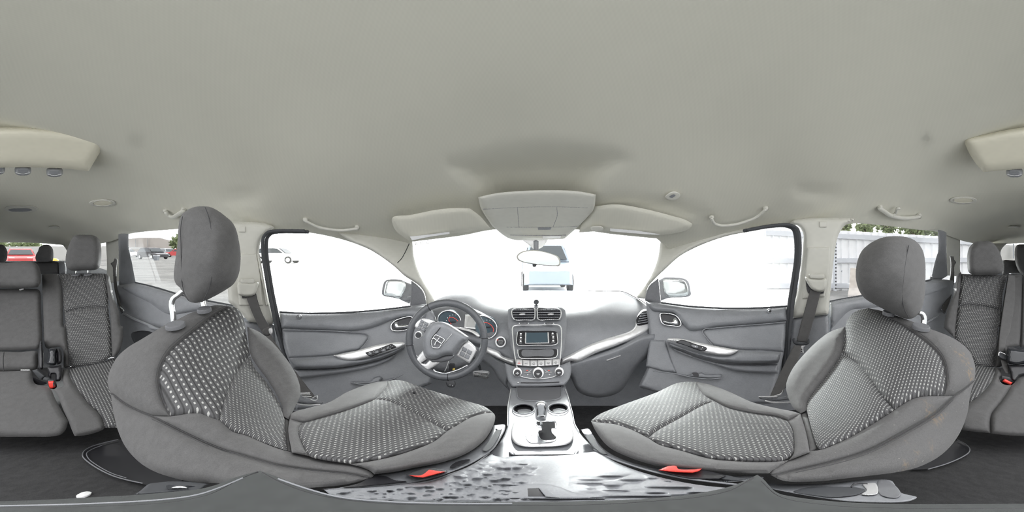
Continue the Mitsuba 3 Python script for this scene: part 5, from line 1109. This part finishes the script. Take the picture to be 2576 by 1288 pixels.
for n, (lab, o, zc, kn) in enumerate((('long cream overhead air console at the left edge of the ceiling', '-220 262* 150 260 300 262 620 290 850 335 960 364 966 385 945 450 880 565 822 665* 600 640 300 630 100 630 -220 640*', 'M', ((212, 668), (505, 682), (-30, 660))),
                                      ('long cream overhead air console at the right edge of the ceiling', '2022 375 2035 362 2200 325 2576 258 2800 250* 2800 640* 2576 642 2400 655 2200 672* 2120 580 2060 480', 'N', ((2488, 685), (2760, 680))))):
    t = thing('air_console', lab, 'overhead console')
    us_ = (0, 250) if n == 0 else (2576, 2430)
    PODS = dep([(u_, v_, 2.52 + (v_ - 320) * .0012 + .0006 * abs(u_ - us_[0])) for u_ in us_ for v_ in (320, 430)])
    pad(t + '__body', q(zc, o), PODS, 'm_pod', .05, 22, .05, 8)
    for x, y in kn:
        u, v, _ = q(zc, f'{x} {y}')[0]
        k = tell(pad(t + '__dial', [(u - 19, v - 11), (u + 19, v - 11), (u + 19.5, v + 4), (u + 12, v + 9), (u, v + 10), (u - 12, v + 9), (u - 19.5, v + 4)], nearer(PODS, -.06), 'm_plastic', .05, 8, .05, 4), 'grey round dial')
        tell(tube(k + '__dial_edge', [(u - 18, v + 3), (u, v + 6), (u + 18, v + 3)], nearer(PODS, -.008), .9, 'm_chrome'), 'chrome edge')
for lab, u, v, rx, ry in (('round speaker vent in the headliner above the left rear seat', 258, 511, 34, 10), ('round speaker vent in the headliner above the right rear seat', 2423.5, 504, 35, 10)):
    t = thing('ceiling_vent', lab, 'ceiling vent')
    w = np.linspace(0, 2 * np.pi, 25)[:-1]
    pad(t + '__ring', [(u + rx * math.cos(x), v + ry * math.sin(x)) for x in w], nearer(HEAD, .012), 'm_cream', .015, 4, .03, 5)
    pad(t + '__grille', [(u + .68 * rx * math.cos(x), v + .62 * ry * math.sin(x)) for x in w], nearer(HEAD, .028), 'm_pod', .006, 3, .01, 4)
    tube(t + '__inner_ring', [(u + .72 * rx * math.cos(x), v + .66 * ry * math.sin(x)) for x in w], nearer(HEAD, .032), .9, 'm_cream', closed=True)
t = thing('ceiling_lamp', 'flat oval reading lamp in the headliner at the far left', 'ceiling lamp')
pad(t + '__frame', q('M', '38 1015 60 993 190 988 320 992 352 1015 320 1040 190 1046 70 1040'), nearer(HEAD, .012), 'm_cream', .012, 4, .03, 4)
pad(t + '__lens', q('M', '75 1022 120 1012 190 1010 270 1012 300 1024 260 1036 180 1040 100 1036'), nearer(HEAD, .027), 'm_plastic', .004, 3, .01, 4)
for lab, u, v in (('tiny oval hook cap low in the headliner above the left third-row headrest', 136, 572), ('tiny oval hook cap low in the headliner above the right third-row headrest', 2550, 571)):
    t = thing('hook_cap', lab, 'hook cap')
    w = np.linspace(0, 2 * np.pi, 17)[:-1]
    pad(t, [(u + 14 * math.cos(x), v + 3.2 * math.sin(x)) for x in w], nearer(HEAD, .012), 'm_cream', .012, 2, .03, 3)

# ------------------------------------------------------------------ outside mirrors
t = thing('side_mirror', 'left outside mirror seen through the driver window', 'mirror')
pad(t + '__housing', q('Z5', '1722 960 1735 850 1760 790 1800 772 1980 774 2040 800 2125 835* 2110 1060 2095 1095* 1990 1050 1960 1032 1830 1005 1740 985'), 3.45, 'm_plastic_dark', .015, 8, .10, 5)
tell(pad(t + '__glass', q('Z5', '1750 970 1765 850 1785 800 1810 788 1980 790 2030 812 2045 850 2020 940 1985 1010 1960 1022 1830 990 1765 982'), 3.415, 'm_mirror', .006, 3, .02, 5), 'mirror glass')
tube(t + '__bracket', q('Z5', '2065 1010 2090 1000 2112 1000'), 3.38, 1.5, 'm_plastic')
t = thing('side_mirror', 'right outside mirror seen through the passenger window', 'mirror')
pad(t + '__housing', q('Y7', '190 270* 290 215 340 192 500 190 800 210 920 245 985 310 1020 430 1040 560 1060 640 1000 700 700 735 450 745 240 820*'), 3.45, 'm_plastic', .015, 8, .10, 5)
tell(pad(t + '__glass', q('Y7', '300 300 310 255 340 245 500 242 780 258 890 290 945 380 975 480 985 620 950 672 800 705 560 718 430 705 370 660 330 520 312 420'), 3.415, 'm_mirror', .006, 3, .02, 5), 'mirror glass')

# ------------------------------------------------------------------ outdoors
struct('ground_1', 'pale gravel yard around the car', 'ground')
def ground_z(x, y):
    s1, s2 = np.clip((y - 18) / 52, 0, 1), np.clip((y - 70) / 45, 0, 1)
    return -.35 + (.92 * s1 * s1 * (3 - 2 * s1) + .5 * s2 * s2 * (3 - 2 * s2)) * np.clip((2 - x) / 10, 0, 1)


gx, gy = np.meshgrid(np.concatenate([np.linspace(-1600, -190, 14), np.linspace(-170, 170, 120), np.linspace(190, 1600, 14)]), np.concatenate([np.linspace(3.9, 30, 30), np.linspace(32, 170, 40), np.geomspace(185, 1500, 14)]))
gz = ground_z(gx, gy) + .02 * meshkit.noise(np.stack([gx, gy, 0 * gx], -1))
n0, n1 = gx.shape
idx = np.arange(n0 * n1).reshape(n0, n1)
gf = np.stack([idx[:-1, :-1].ravel(), idx[:-1, 1:].ravel(), idx[1:, 1:].ravel(), idx[1:, :-1].ravel()], -1)
add('ground_1', (np.stack([gx, gy, gz], -1).reshape(-1, 3), gf), 'm_gravel')
struct('ground_2', 'bright concrete apron in front of the car', 'ground')  # added ground patch, paled so the front windows wash out to white
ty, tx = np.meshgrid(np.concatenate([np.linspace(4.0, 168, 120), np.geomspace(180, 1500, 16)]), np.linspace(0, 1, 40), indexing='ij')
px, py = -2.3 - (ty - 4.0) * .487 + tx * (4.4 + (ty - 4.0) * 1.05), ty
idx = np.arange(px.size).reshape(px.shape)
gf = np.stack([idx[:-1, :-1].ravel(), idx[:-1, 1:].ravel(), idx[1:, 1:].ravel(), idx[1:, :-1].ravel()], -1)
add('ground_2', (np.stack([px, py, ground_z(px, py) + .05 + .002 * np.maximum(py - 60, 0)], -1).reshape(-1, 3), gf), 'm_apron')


def car(label, u, v, Y, length, heading, paint, z=None, h=1.55, width=1.8, glass='m_car_glass'):
    """A parked car: body, cabin, windows, wheels; (u, v) the foot of its middle, heading in degrees (0 = nose to the right)."""
    t = thing('car', label, 'car')
    base = at(u, v, Y)
    base[2] = ground_z(base[0], base[1]) + (.06 if -.5 * Y < base[0] < .5 * Y else 0)
    Rm = rotz(heading)
    L, W = length / 2, width / 2

    def put(m, key, mt, smooth=40):
        m = m.copy()
        m.apply_transform(np.block([[Rm, base.reshape(3, 1)], [np.zeros((1, 3)), np.ones((1, 1))]]))
        return add(t + key, m, mt, smooth=smooth)
    hull = lambda P: trimesh.convex.convex_hull(np.array(P))  # noqa: E731
    sy = (-1, 1)
    put(hull([(x, s * W * w, z) for s in sy for x, w, z in ((-L, .8, .35), (-L, .85, .75), (-L * .96, .9, h * .60), (-L * .5, 1, h * .62), (L * .35, 1, h * .61), (L * .80, .95, h * .52), (L, .8, h * .42), (L, .8, .32), (-L * .9, 1, .28), (L * .85, 1, .25))]), '__body', paint)
    roof = [(-L * .93, h * .60), (-L * .72, h * .97), (-L * .1, h), (L * .12, h * .96), (L * .46, h * .60)]
    put(hull([(x, s * W * (.95 if z < h * .7 else .74), z) for s in sy for x, z in roof]), '__cabin', paint)
    for s in sy:
        put(hull([(x, s * W * w, z) for x, z, w in ((-L * .78, h * .64, .94), (-L * .64, h * .90, .82), (-L * .08, h * .92, .81), (L * .10, h * .89, .82), (L * .36, h * .64, .94), (-L * .2, h * .64, .955), (-L * .1, h * .7, .90))]), '__side_window', glass)
    put(hull([(x, y * W, z) for y in (-.66, .66) for x, z in ((L * .16, h * .93), (L * .19, h * .93))] + [(x, y * W, z) for y in (-.84, .84) for x, z in ((L * .44, h * .645), (L * .47, h * .645))]), '__windscreen', glass)
    put(hull([(x, y * W, z) for y in (-.66, .66) for x, z in ((-L * .74, h * .92), (-L * .77, h * .92))] + [(x, y * W, z) for y in (-.84, .84) for x, z in ((-L * .89, h * .66), (-L * .935, h * .66))]), '__rear_window', glass)
    for s in sy:
        put(box((.10, .34, .13), (L * .955, s * W * .58, h * .43)), '__headlamp', 'm_white')
        for x in (-L * .60, L * .60):
            w = lathe([(0, -.10), (.30, -.10), (.33, -.07), (.33, .07), (.30, .10), (0, .10)], (x, s * W * .92, .33), (0, s, 0), 20)
            k = put(w, '__wheel', 'm_tyre')
            put(lathe([(0, 0), (.21, 0), (.20, .03), (.05, .02), (0, .03)], (x, s * W * .92 + s * .09, .33), (0, s, 0), 16), k[len(t):] + '__rim', 'm_silver_matte')
    put(box((.06, width * .55, .16), (L * .985, 0, h * .36)), '__grille', 'm_black')


car('dark parked crossover seen through the rear left door window', 385, 652, 68, 4.7, -28, 'm_car_dark')
car('white car at the left edge of the rear left door window', 318, 643, 90, 4.6, -10, 'm_car_white')
car('grey car parked beyond the dark crossover', 424, 642, 95, 4.5, -35, 'm_car_grey')
car('red car partly hidden behind the driver headrest', 447, 641, 92, 4.5, -150, 'm_car_red')
car('white car behind the front left door window, one wheel in view', 700, 678, 49, 4.4, 0, 'm_car_white')
car('red car right behind the tailgate window', 52, 688, 46, 4.6, -46, 'm_car_red', h=1.5, width=1.95)
car('pale blue off-roader in front of the windscreen', 1372, 736, 20, 4.4, -90, 'm_car_pale', h=1.8, width=1.75)
t = thing('warehouse', 'long low warehouse with a shallow roof beyond the parked cars on the left', 'building')
roof = q('Y1', '-300 380* 130 378* 380 350* 840 352* 1195 445* 1195 820* -300 820*')
pad(t + '__wall', roof, 128, 'm_building', 0, 2, 8, 10)
pad(t + '__band', q('Y1', '130 560* 1195 600* 1195 640* 130 610*'), 126, 'm_yardwall', 0, 2, .3, 10)
for x in (285, 560):
    pad(t + '__downpipe', q('Y1', f'{x - 4} 375* {x + 4} 375* {x + 4} 560* {x - 4} 560*'), 127.5, 'm_steel', 0, 1, .2, 6)
t = thing('bin', 'small grey bin standing before the dark crossover', 'bin')
c = at(393.5, 659, 60)
c[2] = ground_z(c[0], c[1])
add(t + '__body', trimesh.convex.convex_hull(np.array([c + np.array([sx * w, sy * w, z]) for sx in (-1, 1) for sy in (-1, 1) for w, z in ((.19, 0), (.24, .50))])), 'm_steel', smooth=False)
add(t + '__lid', box((.52, .52, .10), c + np.array([0, 0, .55])), 'm_fence_rail', smooth=False)

# white sheet fence on the right
t = thing('fence', 'white sheet-metal fence outside the right windows', 'fence')
FY = 20.0
us = np.arange(1922, 2445, 19.0)
top = lambda u: 578 + (u - 2085) * .058  # noqa: E731
for k, u in enumerate(us):
    a, b = at(u, top(u), FY), at(u + 19, top(u + 19), FY)
    zt = float(a[2] + b[2]) / 2
    w = b[0] - a[0]
    P = np.array([[0, 0], [.12, 0], [.2, .05], [.8, .05], [.88, 0], [1, 0], [1, -.02], [0, -.02]])
    poly = Polygon([(x * w, -y) for x, y in P])
    m = trimesh.creation.extrude_polygon(poly, zt + .36, engine='earcut')
    m.apply_translation([a[0], FY, -.36])
    add(t + '__panel', m, 'm_fence', smooth=False)
for v in (594.5, 656, 719):
    a, b = at(1922, v - 9 if v < 600 else v, FY), at(2445, v + 16 if v < 600 else v - 2, FY)
    m = trimesh.creation.extrude_polygon(Polygon([(-.06, -.09), (.0, -.09), (.0, .09), (-.06, .09)]), float(np.linalg.norm(b - a)), engine='earcut')
    d = (b - a) / np.linalg.norm(b - a)
    add(t + '__rail', place(m, a + np.array([0, -.08, 0]), np.array([0, 1.0, 0]), np.cross(d, [0, 1.0, 0]), d), 'm_fence_rail', smooth=False)
t = thing('fence_post', 'perforated steel post in front of the white fence', 'post')
a = at(2100.5, 733, FY - .4)
add(t + '__tube', box((.09, .09, 2.0), a + np.array([0, 0, 1.0])), 'm_fence_rail', smooth=False)
for k in range(14):
    add(t + '__hole', lathe([(0, 0), (.03, 0), (.03, .01), (0, .01)], a + np.array([0, -.046, .12 + .13 * k]), (0, -1, 0), 10), 'm_black', smooth=False)
t = thing('concrete_barrier', 'pale concrete road barrier standing before the white fence', 'barrier')
prof = Polygon([(-.30, 0), (.30, 0), (.30, .08), (.20, .30), (.09, .95), (-.09, .95), (-.20, .30), (-.30, .08)])
m = trimesh.creation.extrude_polygon(prof, 1.5, engine='earcut')
add(t + '__block', place(m, at(2142, 746, 17.0), np.array([.80, .60, 0]), np.array([0, 0, 1.0]), np.array([.60, -.80, 0])), 'm_concrete', smooth=False)
tube(t + '__lifting_loop', q('Z8', '205 755 195 765 205 775'), 16.8, 1.0, 'm_steel')
struct('wall_yard', 'pale yard wall far behind the tailgate window', 'wall')
pad('wall_yard', q('px', '-150 621* 300 619* 300 660* -150 660*'), 62, 'm_yardwall', 0, 2, .4, 20)
struct('wall_yard_001', 'pale yard wall seen through the right tailgate and quarter windows', 'wall')
pad('wall_yard_001', q('px', '2405 612* 2700 621* 2700 668* 2405 668*'), 62, 'm_yardwall', 0, 2, .4, 20)
for k in range(8):
    u = 2412 + 34 * k
    pad('wall_yard_001__post', q('px', f'{u} 613* {u + 3} 613* {u + 3} 650* {u} 650*'), 61.5, 'm_steel', 0, 1, .2, 6)
t = thing('bollard', 'yellow bollard behind the left third-row headrest', 'bollard')
a = at(138, 664, 30)
a[2] = ground_z(a[0], a[1])
add(t + '__post', lathe([(0, 0), (.17, 0), (.17, 1.0), (.10, 1.08), (0, 1.1)], a, (0, 0, 1), 20), 'm_yellow', smooth=35)
add(t + '__base', lathe([(0, 0), (.28, 0), (.28, .06), (0, .06)], a, (0, 0, 1), 20), 'm_concrete', smooth=35)


def tree(label, u, v, Y, w, h, n, zg=-.35, seed=0):
    t = thing('tree', label, 'tree')
    r = np.random.default_rng(seed)
    c = at(u, v, Y)
    rod(t + '__trunk', [np.array([c[0], c[1], zg]), np.array([c[0] + .1, c[1], (c[2] + zg) / 2]), c], [.16, .12, .06], 'm_bark')
    for k in range(5):
        e = c + r.normal(size=3) * np.array([w, w * .5, h]) * .3
        rod(t + '__branch', [np.array([c[0], c[1], c[2] - h * .4]), (c + e) / 2, e], [.06, .04, .02], 'm_bark', 6)
    cl = c + r.normal(size=(26, 3)) * np.array([w * .42, w * .25, h * .30])
    p = cl[r.integers(0, 26, n)] + r.normal(size=(n, 3)) * np.array([w, w, h]) * .10
    a, b = r.normal(size=(n, 3)), r.normal(size=(n, 3))
    a /= np.linalg.norm(a, axis=1, keepdims=True)
    b = np.cross(a, b)
    b /= np.linalg.norm(b, axis=1, keepdims=True)
    s = r.uniform(.06, .12, (n, 1)) * (Y / 24)
    V = np.stack([p - a * s, p + b * s * .5, p + a * s, p - b * s * .5], 1).reshape(-1, 3)
    i = np.arange(n) * 4
    add(t + '__foliage', (V, np.stack([i, i + 1, i + 2, i + 3], 1)), 'm_leaf', smooth=False)
    labels[t + '__foliage'] = {'kind': 'stuff', 'label': 'loose green leaves'}


for k, u in enumerate((2120, 2180, 2235, 2300, 2352)):
    tree(('leafy tree above the fence at the left corner of the rear right window', 'leafy tree above the fence, left of the passenger headrest top', 'leafy tree above the fence, right over the passenger headrest',
          'leafy tree above the fence, right of the passenger headrest', 'leafy tree above the fence at the right corner of the rear right window')[k], u, (572, 571, 573, 578, 584)[k], 25, .50, .75, 900, seed=k)
tree('dark bushy tree over the yard wall behind the red car in the tailgate window', 62, 617, 68, 3.2, 1.2, 900, seed=11)
tree('dark tree at the end of the warehouse beside the driver headrest', 446, 612, 110, 1.4, 3.4, 500, seed=12)
